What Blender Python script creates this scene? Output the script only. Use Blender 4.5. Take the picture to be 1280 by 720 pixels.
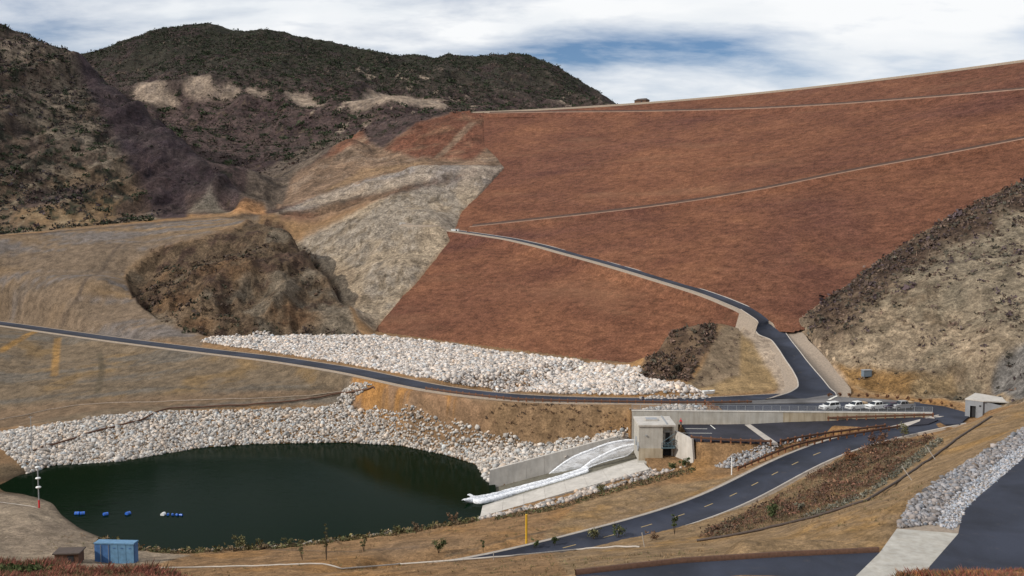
import bpy, bmesh, math, random
import numpy as np
from mathutils import Vector, Matrix, Euler
from mathutils.geometry import delaunay_2d_cdt, tessellate_polygon
R = math.radians
random.seed(7); rng = np.random.default_rng(11)
for o in list(bpy.data.objects): bpy.data.objects.remove(o)
S = bpy.context.scene; COL = S.collection

# ---------------------------------------------------------------- camera, sky, sun, exposure
CZ = 61.0; F = 35/36*1280; PITCH = math.atan(100/F)
cam = bpy.data.cameras.new('camera'); cam.lens = 35; cam.sensor_width = 36; cam.clip_end = 20000; cam.clip_start = .5
co = bpy.data.objects.new('camera', cam); COL.objects.link(co)
co.location = (0, 0, CZ); co.rotation_euler = (math.pi/2-PITCH, 0, 0); S.camera = co
S.render.resolution_x = 1024; S.render.resolution_y = 576
S.view_settings.view_transform = 'Standard'; S.view_settings.look = 'None'
S.view_settings.exposure = -0.55; S.view_settings.gamma = 1
TOSUN = Vector((-.80, -.33, .54)).normalized()
sun = bpy.data.lights.new('sun', 'SUN'); sun.energy = 5.0; sun.angle = R(.6); sun.color = (1, .94, .85)
so = bpy.data.objects.new('sun', sun); COL.objects.link(so); so.location = (-60, -40, 150)
so.rotation_euler = TOSUN.to_track_quat('Z', 'Y').to_euler()

W = bpy.data.worlds.new('World'); S.world = W; W.use_nodes = True
nt = W.node_tree; nt.nodes.clear()
def N(t, ty, **kw):
    n = t.nodes.new(ty)
    for k, v in kw.items():
        if k.startswith('i_'):
            n.inputs[k[2:].replace('_', ' ')].default_value = v
        else: setattr(n, k, v)
    return n
def L(t, a, b): t.links.new(a, b)
def math_node(t, op, a, b=None, clamp=False):
    n = t.nodes.new('ShaderNodeMath'); n.operation = op; n.use_clamp = clamp
    for i, v in enumerate((a, b)):
        if v is None: continue
        if isinstance(v, (int, float)): n.inputs[i].default_value = v
        else: t.links.new(v, n.inputs[i])
    return n.outputs[0]
def mixrgb(t, fac, a, b, mode='MIX'):
    n = t.nodes.new('ShaderNodeMix'); n.data_type = 'RGBA'; n.blend_type = mode
    for s, v in ((n.inputs[0], fac), (n.inputs[6], a), (n.inputs[7], b)):
        if isinstance(v, (int, float)): s.default_value = v
        elif isinstance(v, tuple): s.default_value = (*v, 1) if len(v) == 3 else v
        else: t.links.new(v, s)
    return n.outputs[2]
def ramp(t, fac, stops):
    n = t.nodes.new('ShaderNodeValToRGB'); e = n.color_ramp.elements
    while len(e) < len(stops): e.new(.5)
    for i, (p, c) in enumerate(stops):
        e[i].position = p; e[i].color = (*c, 1) if isinstance(c, tuple) else (c, c, c, 1)
    t.links.new(fac, n.inputs[0]); return n.outputs[0]
def noise(t, vec, scale, detail=4, rough=.55, dist=0):
    n = N(t, 'ShaderNodeTexNoise'); n.inputs['Scale'].default_value = scale
    n.inputs['Detail'].default_value = detail; n.inputs['Roughness'].default_value = rough
    n.inputs['Distortion'].default_value = dist
    if vec is not None: t.links.new(vec, n.inputs['Vector'])
    return n.outputs['Fac']
def mapping(t, vec, scale=(1, 1, 1), rot=(0, 0, 0), loc=(0, 0, 0)):
    n = N(t, 'ShaderNodeMapping'); n.inputs['Scale'].default_value = scale
    n.inputs['Rotation'].default_value = rot; n.inputs['Location'].default_value = loc
    t.links.new(vec, n.inputs['Vector']); return n.outputs[0]
sky = N(nt, 'ShaderNodeTexSky', sky_type='NISHITA', sun_disc=False)
sky.sun_elevation = math.asin(TOSUN.z); sky.sun_rotation = math.atan2(TOSUN.x, TOSUN.y)
sky.air_density = 1.0; sky.dust_density = .6; sky.altitude = 600
tc = N(nt, 'ShaderNodeTexCoord').outputs['Generated']
sep = N(nt, 'ShaderNodeSeparateXYZ'); L(nt, tc, sep.inputs[0])
# clouds live on a sheet overhead: divide the direction by its height
zz = math_node(nt, 'ADD', math_node(nt, 'MAXIMUM', sep.outputs[2], 0.0), .22)
cmb = N(nt, 'ShaderNodeCombineXYZ')
L(nt, math_node(nt, 'DIVIDE', sep.outputs[0], zz), cmb.inputs[0]); L(nt, math_node(nt, 'DIVIDE', sep.outputs[1], zz), cmb.inputs[1])
cv = cmb.outputs[0]
n1 = noise(nt, mapping(nt, cv, (1.0, 1.7, 1), loc=(4.3, 1.2, 0)), 1.05, 9, .55, .35)
n2 = noise(nt, mapping(nt, cv, (1, 1.5, 1), loc=(9, 3, 2)), 4.0, 6, .6, .3)
cl = math_node(nt, 'ADD', math_node(nt, 'MULTIPLY', n1, .75), math_node(nt, 'MULTIPLY', n2, .25))
# the broken patches of blue in the cloud sheet
def gap(x, z, sx, sz, amt):
    a = math_node(nt, 'DIVIDE', math_node(nt, 'SUBTRACT', math_node(nt, 'DIVIDE', sep.outputs[0], math_node(nt, 'MAXIMUM', sep.outputs[1], .05)), x), sx)
    b = math_node(nt, 'DIVIDE', math_node(nt, 'SUBTRACT', sep.outputs[2], z), sz)
    d = math_node(nt, 'ADD', math_node(nt, 'MULTIPLY', a, a), math_node(nt, 'MULTIPLY', b, b))
    e = math_node(nt, 'POWER', 2.718, math_node(nt, 'MULTIPLY', d, -1.0))
    return math_node(nt, 'MULTIPLY', e, amt)
g = math_node(nt, 'ADD', gap(.105, .155, .13, .022, .26), gap(-.10, .185, .05, .02, .05))
g = math_node(nt, 'ADD', g, gap(.56, .195, .12, .035, .12))
g = math_node(nt, 'ADD', g, gap(-.42, .16, .13, .05, .05))
cl = math_node(nt, 'SUBTRACT', cl, g)
cov = ramp(nt, cl, [(.31, 0.0), (.42, .5), (.55, 1.0)])
bri = ramp(nt, noise(nt, mapping(nt, cv, (1, 1.6, 1), loc=(1, 7, 2)), 1.7, 6, .5, .2), [(.3, (10.6, 11.4, 12.3)), (.58, (14.0, 14.2, 14.4))])
bl = mixrgb(nt, 1.0, sky.outputs[0], (.80, .98, 1.25), 'MULTIPLY')
bg = N(nt, 'ShaderNodeBackground'); bg.inputs[1].default_value = .1
L(nt, mixrgb(nt, cov, bl, bri), bg.inputs[0])
L(nt, bg.outputs[0], N(nt, 'ShaderNodeOutputWorld').inputs[0])

# ---------------------------------------------------------------- picture geometry -> world
SA, CA = math.sin(PITCH), math.cos(PITCH)
def ray(px, py):
    cx = (px-640)/F; cy = (360-py)/F
    return (cx, CA+cy*SA, -SA+cy*CA)
def P(px, py, z=None, d=None):
    r = ray(px, py); t = (z-CZ)/r[2] if z is not None else d/r[1]
    return Vector((r[0]*t, r[1]*t, CZ+r[2]*t))
# dam face: straight toe, gently bowed crest, ruled between them
DZT, DZC = 17.0, 122.0
T0 = P(467, 415, DZT); T1 = P(805, 458, DZT)
TA = (T1-T0).normalized(); TN = Vector((-TA.y, TA.x, 0))
if TN.y < 0: TN = -TN
CP = [P(x, y, DZC) for x, y in ((605, 141), (700, 137.5), (800, 130), (920, 120), (1040, 107.5), (1160, 94.5), (1280, 77))]
_a = np.array([(c-T0).dot(TA) for c in CP]); _sc = np.array([(c-T0).dot(TN) for c in CP])
SC = np.polyfit(_a, _sc, 3)
ALO, AHI = _a.min()-70, _a.max()+160
def sc_of(a):
    a = np.clip(a, _a.min()-25, _a.max()+30); return np.polyval(SC, a)
def dam_z(x, y):
    dx = x-T0.x; dy = y-T0.y
    a = dx*TA.x+dy*TA.y; s = dx*TN.x+dy*TN.y
    return DZT+(DZC-DZT)*s/sc_of(a)
def hit_dam(px, py, off=0):
    r = ray(px, py); lo, hi = 100.0, 1500.0
    for _ in range(50):
        t = (lo+hi)/2
        if CZ+r[2]*t > dam_z(r[0]*t, r[1]*t)+off: lo = t
        else: hi = t
    return Vector((r[0]*lo, r[1]*lo, CZ+r[2]*lo))

# ---------------------------------------------------------------- numpy noise
_perm = rng.permutation(4096); _val = rng.random(4096)*2-1
def vnoise(x, y, seed=0):
    xi = np.floor(x).astype(np.int64); yi = np.floor(y).astype(np.int64)
    fx = x-xi; fy = y-yi; fx = fx*fx*fx*(fx*(fx*6-15)+10); fy = fy*fy*fy*(fy*(fy*6-15)+10)
    def h(a, b): return _val[_perm[(_perm[(a+seed*131) & 4095]+b) & 4095]]
    return (h(xi, yi)*(1-fx)+h(xi+1, yi)*fx)*(1-fy)+(h(xi, yi+1)*(1-fx)+h(xi+1, yi+1)*fx)*fy
def fbm(x, y, wl, oct=5, seed=0, gain=.5, ridged=False):
    s = 0; a = 1; tot = 0; f = 1/wl; c, sn = math.cos(.6), math.sin(.6)
    for k in range(oct):
        n = vnoise(x*f, y*f, seed+k*7)
        if ridged: n = .80-2*np.abs(n)
        s = s+a*n; tot += a; a *= gain; f *= 2.03; x, y = x*c-y*sn, x*sn+y*c
    return s/tot

# ---------------------------------------------------------------- terrain control lines: (px, py, z) or (px, py, None, distance)
WZ = 4.0
lines = []
def Ln(*pts, step=9.0):
    out = []
    for p in pts:
        out.append(p if isinstance(p, Vector) else P(p[0], p[1], p[2] if len(p) == 3 else None, p[3] if len(p) == 4 else None))
    lines.append((out, step)); return out
SHORE_FAR = [(-30, 600, WZ), (3, 600, WZ), (35, 592, WZ), (67, 582, WZ), (143, 578, WZ), (200, 568, WZ), (250, 560, WZ), (317, 555, WZ), (427, 553, WZ), (500, 557, WZ), (554, 568, WZ), (594, 580, WZ), (606, 597, WZ), (608, 612, WZ)]
SHORE_NEAR = [(602, 640, WZ), (600, 648, WZ), (520, 661, WZ), (427, 674, WZ), (330, 684, WZ), (233, 690, WZ), (187, 688, WZ), (133, 674, WZ), (100, 660, WZ), (77, 643, WZ), (67, 628, WZ), (45, 619, WZ), (3, 614, WZ), (-30, 612, WZ)]
sf = Ln(*SHORE_FAR, step=4); sn_ = Ln(*SHORE_NEAR, step=4)
SHORE = sf+sn_
def off_pts(pts, c, dist, z):   # move toward c by dist
    return [Vector((p.x+(c[0]-p.x)*dist/max(1, math.hypot(c[0]-p.x, c[1]-p.y)), p.y+(c[1]-p.y)*dist/max(1, math.hypot(c[0]-p.x, c[1]-p.y)), z)) for p in pts]
Ln(*off_pts(sf[2:], (-45, 205), 5, 1.0)); Ln(*off_pts(sn_[1:-2], (-45, 205), 5, 1.0))
Ln(*off_pts(sf[3:], (-45, 205), 14, -1.0)); Ln(*off_pts(sn_[1:-4], (-45, 205), 14, -1.0))
# near beach and left
Ln((-40, 640, 6.5), (30, 640, 6.3), (60, 665, 6.6), (100, 682, 6.9), (180, 700, 7.4), (260, 703, 8)); Ln((-40, 690, 9), (60, 700, 9), (148, 706, 8), (220, 712, 9.5))
Ln((-60, 592, 4.9), (0, 590, 4.8), (45, 583, 4.7)); Ln((-60, 581, 6), (0, 580, 5.8), (40, 578, 5.2))
# lower riprap top, bench, foot of the fill slopes
RT = Ln((-60, 545, None, 240), (0, 540, None, 241), (130, 519, None, 245), (210, 514, None, 248), (300, 512, None, 250), (400, 510, None, 250), (440, 512, None, 249), (500, 522, None, 246), (560, 530, None, 239), (620, 545, None, 224.5), (680, 555, None, 219.5), (730, 547, None, 219.5), (785, 534, None, 216))
Ln((-60, 525, None, 262), (0, 520, None, 262), (130, 505, None, 262), (300, 497, None, 257), (400, 492, None, 257), (455, 490, None, 256))
# main road centre line
MR = [(-150, 392, 17), (-60, 397, 17), (0, 404, 17), (70, 414, 17), (150, 425, 17), (250, 437.5, 17), (350, 449, 17), (440, 463, 17), (490, 474, 17), (535, 484, 17), (590, 492, 17.1), (650, 497.5, 17.2), (720, 500, 17.3), (800, 501.5, 17.4), (890, 501, 17.6), (950, 497, 17.7)]
MRP = Ln(*MR)
# band of boulders at the toe of the dam: outer edge and the toe itself
Ln((255, 424, 18), (340, 419, 18.3), (400, 418, 18.3), (467, 417, 17.6)); Ln(T0, T1, P(872, 484, 18))
# structure yard, wall foot and pad level
Ln((800, 573, 10.6), (845, 576, 10.6)); Ln((600, 646, 4.2), (700, 629, 7), (770, 609, 8.5), (840, 588, 10), (880, 590, 11.2))
UP = Ln((795, 508, 17.2), (900, 508, 17.5), (1000, 508, 17.7), (1150, 510, 17.9), (1215, 518, 18))
Ln((850, 531, 15.3), (900, 531, 15.4), (960, 530, 15.6), (1034, 524.5, 16.3), (1100, 522.5, 17.2), (1165, 521, 17.8))
Ln((866, 549, 15.3), (965, 553, 15.3), (1010, 545, 15.5), (1107, 533, 16.5), (1140, 529, 17.2))
Ln((868, 585, 11.2), (925, 582, 11.8), (960, 567, 13), (1000, 552, 14.3), (1060, 541, 15.4))
# lower road and banks round it
LR = [(520, 722, 9.5), (600, 714, 10), (655, 697, 10.5), (760, 671, 11.3), (830, 652, 11.7), (886, 634, 12), (917, 620, 12.3), (941, 607, 12.6), (962, 595.5, 12.9), (979, 585, 13.2), (996, 575, 13.6), (1015, 565, 14.1), (1040, 556, 14.7), (1075, 547, 15.5), (1120, 537.5, 16.5), (1160, 530, 17.4), (1190, 524, 18)]
LRP = Ln(*LR)
Ln((640, 672, 10.6), (760, 645, 10.8), (850, 612, 11)); Ln((480, 690, 9), (560, 676, 9.5), (650, 658, 9.5), (760, 625, 10), (830, 603, 10.6))
# foreground berm with the pipe, and the paved corner
PIPE = [(560, 702, None, 120), (700, 690, None, 122), (804, 682, None, 123), (870, 676, None, 121), (953, 663, None, 118), (1015, 647, None, 120), (1083, 626, None, 125), (1125, 600, None, 135), (1160, 576, None, 145), (1200, 546, None, 158), (1240, 520, None, 170)]
PIPEP = Ln((-40, 740, None, 116), (200, 732, None, 117), (427, 713, None, 120), *PIPE)
Ln((1280, 503, None, 178), (1360, 480, None, 190))
Ln((940, 650, None, 139), (1000, 622, None, 150), (1050, 596, None, 160), (1090, 572, None, 175), (1130, 556, None, 183), (1180, 541, None, 190), (1215, 526, 19))
Ln((430, 722, None, 112), (600, 720, None, 99), (720, 718, None, 86), (853, 702, None, 88), (980, 694, None, 90), (1100, 689, None, 92))
Ln((1121, 660, 30), (1136, 626, 30), (1173, 599, 30), (1225, 566, 30), (1280, 534, 30), (1400, 500, 30)); Ln((600, 800, 29), (1100, 800, 30), (1500, 800, 31), (1500, 620, 30), (1500, 540, 30))
# brush-covered rise at the two bottom corners
Ln((-300, 700, None, 52), (-40, 706, None, 54), (60, 711, None, 55), (160, 718, None, 56), (260, 729, None, 58)); Ln((-300, 760, None, 70), (-40, 770, None, 72), (160, 790, None, 74), (330, 790, None, 74))
Ln((1185, 722, None, 52), (1240, 712, None, 50), (1300, 704, None, 50), (1500, 690, None, 50))
Ln(Vector((-60, 25, 49)), Vector((0, 25, 50.5)), Vector((60, 25, 49)))
Ln(Vector((0, 0, 59.2)), Vector((0, 8, 57.4)))
# left graded slope and its top edge
TE = Ln((-120, 304, None, 415), (0, 295, None, 427), (60, 290, None, 438), (120, 283.5, None, 450), (200, 276, None, 462), (270, 270, None, 472), (325, 267.5, None, 480))
Ln((-120, 350, None, 392), (0, 345, None, 398), (60, 345, None, 388), (120, 345, None, 378))
Ln((-120, 302, None, 445), (0, 293, None, 447), (120, 281, None, 468), (240, 270, None, 485))
# rock knob
KB = [(155, 342), (165, 370), (205, 400), (235, 412), (262, 420), (330, 420), (400, 420), (455, 418)]
Ln((155, 342, None, 400), (165, 372, None, 372), (205, 401, None, 345), (235, 413, None, 338), (262, 419, None, 334), (330, 419, None, 331), (400, 419, None, 331), (455, 417, None, 334))
Ln((185, 312, None, 415), (230, 297, None, 420), (290, 287, None, 424), (330, 274, None, 436), (352, 282, None, 430))
Ln((352, 282, None, 430), (380, 310, None, 408), (410, 345, None, 382), (440, 388, None, 352))
Ln((240, 330, None, 382), (300, 325, None, 386), (350, 325, None, 388)); Ln((270, 375, None, 350), (330, 372, None, 353), (385, 375, None, 356))
# gully behind the knob, then the grey cut face of the left abutment
Ln((345, 300, None, 466), (375, 325, None, 440), (405, 355, None, 412), (435, 395, None, 372))
GL = [(467, 415), (483, 395), (512, 362), (543, 325), (566, 296), (575, 268), (600, 243), (632, 208)]
GLP = [hit_dam(*p) for p in GL]; Ln(*GLP, step=5)
Ln((440, 330, None, 425), (500, 320, None, 405)); Ln((400, 280, None, 478), (470, 262, None, 470), (540, 262, None, 452))
Ln((335, 268, None, 500), (400, 244, None, 510), (460, 225, None, 520), (530, 208, None, 526), (600, 206, None, 518))
Ln((330, 262, None, 540), (390, 225, None, 560), (460, 212, None, 560), (540, 203, None, 556))
GU = [(590, 180), (600, 160), (605, 143)]
GUP = [hit_dam(605, 182), hit_dam(608, 160), hit_dam(604, 143)]; Ln(*GUP)
Ln((540, 203, None, 556), (560, 185, None, 585), (575, 165, None, 610))
Ln((360, 215, None, 590), (410, 192, None, 605), (440, 169, None, 615), (470, 186, None, 625), (500, 168, None, 635), (530, 150, None, 645), (562, 140, None, 652), (590, 150, None, 650), (605, 143, None, 640))
Ln((430, 195, None, 690), (500, 180, None, 700), (560, 165, None, 710))
# near dark mountain on the left
Ln((-250, -60, None, 700), (-120, -40, None, 700), (0, 28, None, 690), (40, 47, None, 700), (75, 64, None, 705), (110, 86, None, 680), (145, 112, None, 650), (190, 152, None, 610), (240, 190, None, 570), (285, 224, None, 535), (305, 245, None, 505))
Ln((0, 150, None, 560), (60, 165, None, 560), (110, 180, None, 560), (160, 205, None, 545), (210, 235, None, 520))
Ln((0, 100, None, 820), (85, 120, None, 850), (190, 180, None, 760), (260, 220, None, 690), (320, 245, None, 600))
Ln((230, 250, None, 508), (262, 234, None, 512), (292, 262, None, 505))
# far mountain: ridges, the pale cut, the foothill
M2S = [(-150, 40), (85, 69), (120, 56), (160, 46), (200, 36), (240, 29), (265, 33), (300, 46), (345, 43), (370, 50), (400, 56), (450, 65), (490, 72), (530, 78), (590, 72), (650, 67), (680, 76), (720, 96), (775, 130), (830, 160)]
Ln(*[(x, y, None, 1300) for x, y in M2S], step=25)
Ln((-150, 200, None, 1700), (640, 200, None, 1700), (900, 200, None, 1600), step=60)
Ln((165, 128, None, 930), (230, 131, None, 930), (300, 125, None, 930), (380, 130, None, 930), (430, 133, None, 900)); Ln((165, 103, None, 955), (230, 101, None, 955), (280, 96, None, 960), (300, 115, None, 950))
Ln((430, 124, None, 880), (500, 119, None, 860), (560, 128, None, 850), (605, 141, None, 850)); Ln((430, 150, None, 830), (500, 145, None, 810), (560, 150, None, 790))
Ln((240, 165, None, 860), (330, 180, None, 800), (390, 180, None, 770)); Ln((330, 225, None, 640), (370, 205, None, 680)); Ln((300, 235, None, 640))
Ln((640, 150, None, 1000), (775, 160, None, 1000), (900, 170, None, 1000)); Ln((620, 100, None, 1180), (700, 115, None, 1180)); Ln((120, 100, None, 1100), (240, 75, None, 1120), (345, 82, None, 1120), (450, 95, None, 1100))
# right hillside
GR = [(978, 396), (990, 404), (1012, 388), (1050, 362), (1100, 325), (1150, 292), (1200, 262), (1240, 243), (1280, 225), (1340, 195)]
GRP = [hit_dam(*p) for p in GR[1:]]; Ln(*GRP, step=5)
Ln((1000, 418, None, 272), (1035, 452, None, 250), (1060, 478, None, 238), (1090, 493, None, 230), (1130, 499, 18), (1180, 503, 18.3), (1210, 507, 19))
Ln((1060, 400, None, 258), (1100, 385, None, 259), (1150, 370, None, 256), (1180, 335, None, 268), (1230, 300, None, 280), (1280, 275, None, 290))
Ln((1080, 455, None, 240), (1150, 450, None, 234), (1190, 445, None, 230)); Ln((1190, 400, None, 246), (1240, 385, None, 242), (1280, 375, None, 240), (1400, 330, None, 240))
Ln((1195, 490, None, 222), (1225, 462, None, 222), (1250, 440, None, 222), (1280, 425, None, 222), (1400, 390, None, 215)); Ln((1245, 492, None, 216), (1280, 480, None, 208), (1340, 460, None, 200))
# access road leaving the junction
AR = [(565, 288.5), (600, 292.5), (640, 298.5), (680, 307.5), (714, 317), (750, 326.5), (787, 337), (820, 347), (853, 357), (880, 365), (905, 374), (930, 385.5)]
ARP = [hit_dam(x, y, .9) for x, y in AR]
JL = [(926, 386.5), (950, 402.5), (943, 411), (949, 419), (965, 424.5), (975, 438), (982.5, 450), (991, 462), (998, 475), (999, 484), (988, 491), (962, 498.5)]
JR = [(938, 382.5), (964, 395.5), (976, 408), (983, 418), (989, 426.5), (999, 439), (1007.5, 450.5), (1018, 463), (1029, 475.5), (1037, 486), (1044, 491), (1046, 498)]
_h = [hit_dam((a[0]+b[0])/2, (a[1]+b[1])/2, 1.0).z for a, b in zip(JL[:4], JR[:4])]
JZ = _h+[min(_h[3]-1.0, 25.8), 24.0, 22.3, 20.7, 19.4, 18.5, 18.15, 17.95]
for k in range(1, 12): JZ[k] = min(JZ[k], JZ[k-1]-.1)
JLP = [P(x, y, z) for (x, y), z in zip(JL, JZ)]; JRP = [P(x, y, z) for (x, y), z in zip(JR, JZ)]
print('JZ', [round(z, 1) for z in JZ])
ARJ = [(a+b)/2 for a, b in zip(JLP, JRP)][1:]
Ln(*ARP[-1:], *ARJ, step=5)
Ln((925, 398, None, 282), (925, 430, None, 262), (945, 460, None, 250), (975, 480, 18.5)); Ln((870, 492, 17.8), (930, 488, 17.9), (975, 490, 17.9))
# dark bushy knoll in front of the toe
Ln((806, 472, 18), (815, 440, None, 258), (838, 412, None, 268), (865, 402, None, 272), (898, 404, None, 274)); Ln((840, 440, None, 252), (880, 430, None, 258), (860, 470, None, 241), (900, 465, None, 244))
GG = [(-900, -600, 60), (900, -600, 60), (-1500, 300, 120), (-700, 120, 90), (-300, 120, 60), (-450, 400, 90), (-200, 160, 25), (-150, 230, 8), (-230, 300, 18), (-300, 370, 45), (700, 120, 90), (300, 150, 50), (200, 200, 50), (330, 260, 90), (400, 380, 125),
      (1500, 300, 200), (-3500, 3500, 0), (3500, 3500, 0), (0, 6500, -10), (-900, 1300, 260), (-900, 800, 220), (800, 900, 60), (1500, 1500, 100), (150, 800, 70), (400, 700, 70), (0, 800, 75), (100, 1000, 60), (500, 1300, 60), (-60, 60, 38), (-80, 90, 18), (-10, 60, 38), (-20, 85, 28), (-100, 120, 12), (120, 90, 33), (0, -60, 62)]
pts = []
for pl, st in lines:
    for i in range(len(pl)):
        pts.append(pl[i])
        if i+1 < len(pl):
            n = int((pl[i+1]-pl[i]).length//st)
            for k in range(1, n+1): pts.append(pl[i].lerp(pl[i+1], k/(n+1)))
pts += [Vector(g) for g in GG]
uniq = {}
for p in pts: uniq.setdefault((round(p.x/1.5), round(p.y/1.5)), p)
pts = list(uniq.values())
cd = delaunay_2d_cdt([Vector((p.x, p.y)) for p in pts], [], [], 0, 1e-6)
tv = np.array([(v.x, v.y, pts[o[0]].z) for v, o in zip(cd[0], cd[3])]); tris = cd[2]

az_f = np.arange(-29.6, 29.6, .078)
az = np.concatenate([np.linspace(-180, -60, 24, endpoint=False), np.linspace(-60, -29.6, 60, endpoint=False), az_f, np.linspace(29.6, 60, 60), np.linspace(65, 175, 23)])
AZ = np.radians(az)
def seg(a, b, q):
    n = max(2, int(math.log(b/a)/math.log(1+q))); return np.geomspace(a, b, n, endpoint=False)
RR = np.concatenate([seg(.8, 40, .10), seg(40, 80, .02), seg(80, 150, .0065), seg(150, 270, .0036), seg(270, 420, .0055), seg(420, 720, .0055), seg(720, 1350, .0055), seg(1350, 6500, .06), [6500]])
GX = np.sin(AZ)[:, None]*RR[None]; GY = np.cos(AZ)[:, None]*RR[None]
GZ = np.full(GX.shape, 50.0)
taz = np.arctan2(tv[:, 0], tv[:, 1]); trr = np.hypot(tv[:, 0], tv[:, 1])
for f in tris:
    idx = [i for i in f if trr[i] > .5]; a = taz[idx]
    lo, hi = a.min(), a.max()
    c0, c1 = (0, len(AZ)) if hi-lo > math.pi*.95 else (max(0, np.searchsorted(AZ, lo)-1), min(len(AZ), np.searchsorted(AZ, hi)+1))
    r1 = min(len(RR), np.searchsorted(RR, trr[list(f)].max())+1)
    A, B, C = tv[f[0]], tv[f[1]], tv[f[2]]
    den = (B[1]-C[1])*(A[0]-C[0])+(C[0]-B[0])*(A[1]-C[1])
    if abs(den) < 1e-9: continue
    X = GX[c0:c1, :r1]; Y = GY[c0:c1, :r1]
    u = ((B[1]-C[1])*(X-C[0])+(C[0]-B[0])*(Y-C[1]))/den; v = ((C[1]-A[1])*(X-C[0])+(A[0]-C[0])*(Y-C[1]))/den
    m = (u >= -1e-6) & (v >= -1e-6) & (u+v <= 1+1e-6)
    Z = GZ[c0:c1, :r1]; Z[m] = (u*A[2]+v*B[2]+(1-u-v)*C[2])[m]
def blur(Zin, n):
    Z = Zin.copy()
    for _ in range(n):
        Z[1:-1] = (Z[:-2]+2*Z[1:-1]+Z[2:])/4; Z[:, 1:-1] = (Z[:, :-2]+2*Z[:, 1:-1]+Z[:, 2:])/4
    return Z
GZ = blur(GZ, 5)

def gz(x, y, G=None):
    G = GZ if G is None else G
    x = np.asarray(x, float); y = np.asarray(y, float)
    a = np.arctan2(x, y); r = np.clip(np.hypot(x, y), RR[0], RR[-1]*.999)
    i = np.clip(np.searchsorted(AZ, a)-1, 0, len(AZ)-2); j = np.clip(np.searchsorted(RR, r)-1, 0, len(RR)-2)
    fa = np.clip((a-AZ[i])/(AZ[i+1]-AZ[i]), 0, 1); fr = (r-RR[j])/(RR[j+1]-RR[j])
    return (G[i, j]*(1-fr)+G[i, j+1]*fr)*(1-fa)+(G[i+1, j]*(1-fr)+G[i+1, j+1]*fr)*fa
def hits(px, py, lo=12.0, hi=1600.0, step=1.0):
    r = ray(px, py); n = int(math.log(hi/lo)/.0025); t = np.geomspace(lo, hi, n)
    k = np.nonzero(CZ+r[2]*t < gz(r[0]*t, r[1]*t))[0]
    tt = t[k[0]] if len(k) else 1200.0
    return Vector((r[0]*tt, r[1]*tt, CZ+r[2]*tt))
def poly_px(pl, lo=12.0, closed=True):       # outline seen in the photograph -> outline on the ground
    out = []
    for i in range(len(pl) if closed else len(pl)-1):
        a, b = pl[i], pl[(i+1) % len(pl)]; n = max(1, int(math.dist(a[:2], b[:2])//25))
        for k in range(n):
            h = hits(a[0]+(b[0]-a[0])*k/n, a[1]+(b[1]-a[1])*k/n, lo); out.append((h.x, h.y))
    return out
def inside(poly, X, Y):
    p = np.asarray(poly, float); m = np.zeros(X.shape, bool)
    bb = (X > p[:, 0].min()) & (X < p[:, 0].max()) & (Y > p[:, 1].min()) & (Y < p[:, 1].max())
    x = X[bb]; y = Y[bb]; r = np.zeros(x.shape, bool); j = len(p)-1
    for i in range(len(p)):
        if p[i, 1] != p[j, 1]:
            c = ((p[i, 1] > y) != (p[j, 1] > y)) & (x < (p[j, 0]-p[i, 0])*(y-p[i, 1])/(p[j, 1]-p[i, 1])+p[i, 0]); r ^= c
        j = i
    m[bb] = r; return m
def polydist(pl, X, Y, zs=False, closed=False):
    best = np.full(X.shape, 1e9); bz = np.zeros(X.shape)
    n = len(pl)
    for i in range(n if closed else n-1):
        a = pl[i]; b = pl[(i+1) % n]; dx = b[0]-a[0]; dy = b[1]-a[1]; q = dx*dx+dy*dy+1e-9
        t = np.clip(((X-a[0])*dx+(Y-a[1])*dy)/q, 0, 1); d = np.hypot(X-a[0]-t*dx, Y-a[1]-t*dy)
        m = d < best; best[m] = d[m]
        if zs: bz[m] = (a[2]+t*(b[2]-a[2]))[m]
    return (best, bz) if zs else best

# regions (outlines on the ground)
BASE = GZ.copy()
def ipoly(pl, **k): return inside(poly_px(pl, **k), GX, GY)
az_g = np.degrees(AZ)[:, None]*np.ones_like(GX); rr_g = np.ones_like(GX)*RR[None]
m_far = (GY > 500) | ((GY > 425) & (GX < -95) & (gz(GX, GY) > 40))
r_knob = ipoly([(155, 342), (165, 372), (200, 403), (262, 421), (330, 421), (455, 419), (438, 386), (410, 342), (380, 308), (352, 280), (332, 273), (270, 292), (200, 308)])
r_face = inside([(p.x, p.y) for p in GLP]+poly_px([(632, 208), (530, 206), (460, 223), (400, 243), (340, 268)])+[(P(350, 290, d=455).x, 455), (P(405, 350, d=405).x, 405), (P(450, 405, d=350).x, 350)], GX, GY)
r_right = inside([(p.x, p.y) for p in GRP]+[(260, 420), (400, 300), (260, 150), (100, 170)]+[(P(x, y, z=18).x, P(x, y, z=18).y) for x, y in ((1216, 512), (1180, 502), (1130, 498))]+poly_px([(1090, 493), (1062, 480), (1035, 455), (1000, 420)]), GX, GY)
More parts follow.
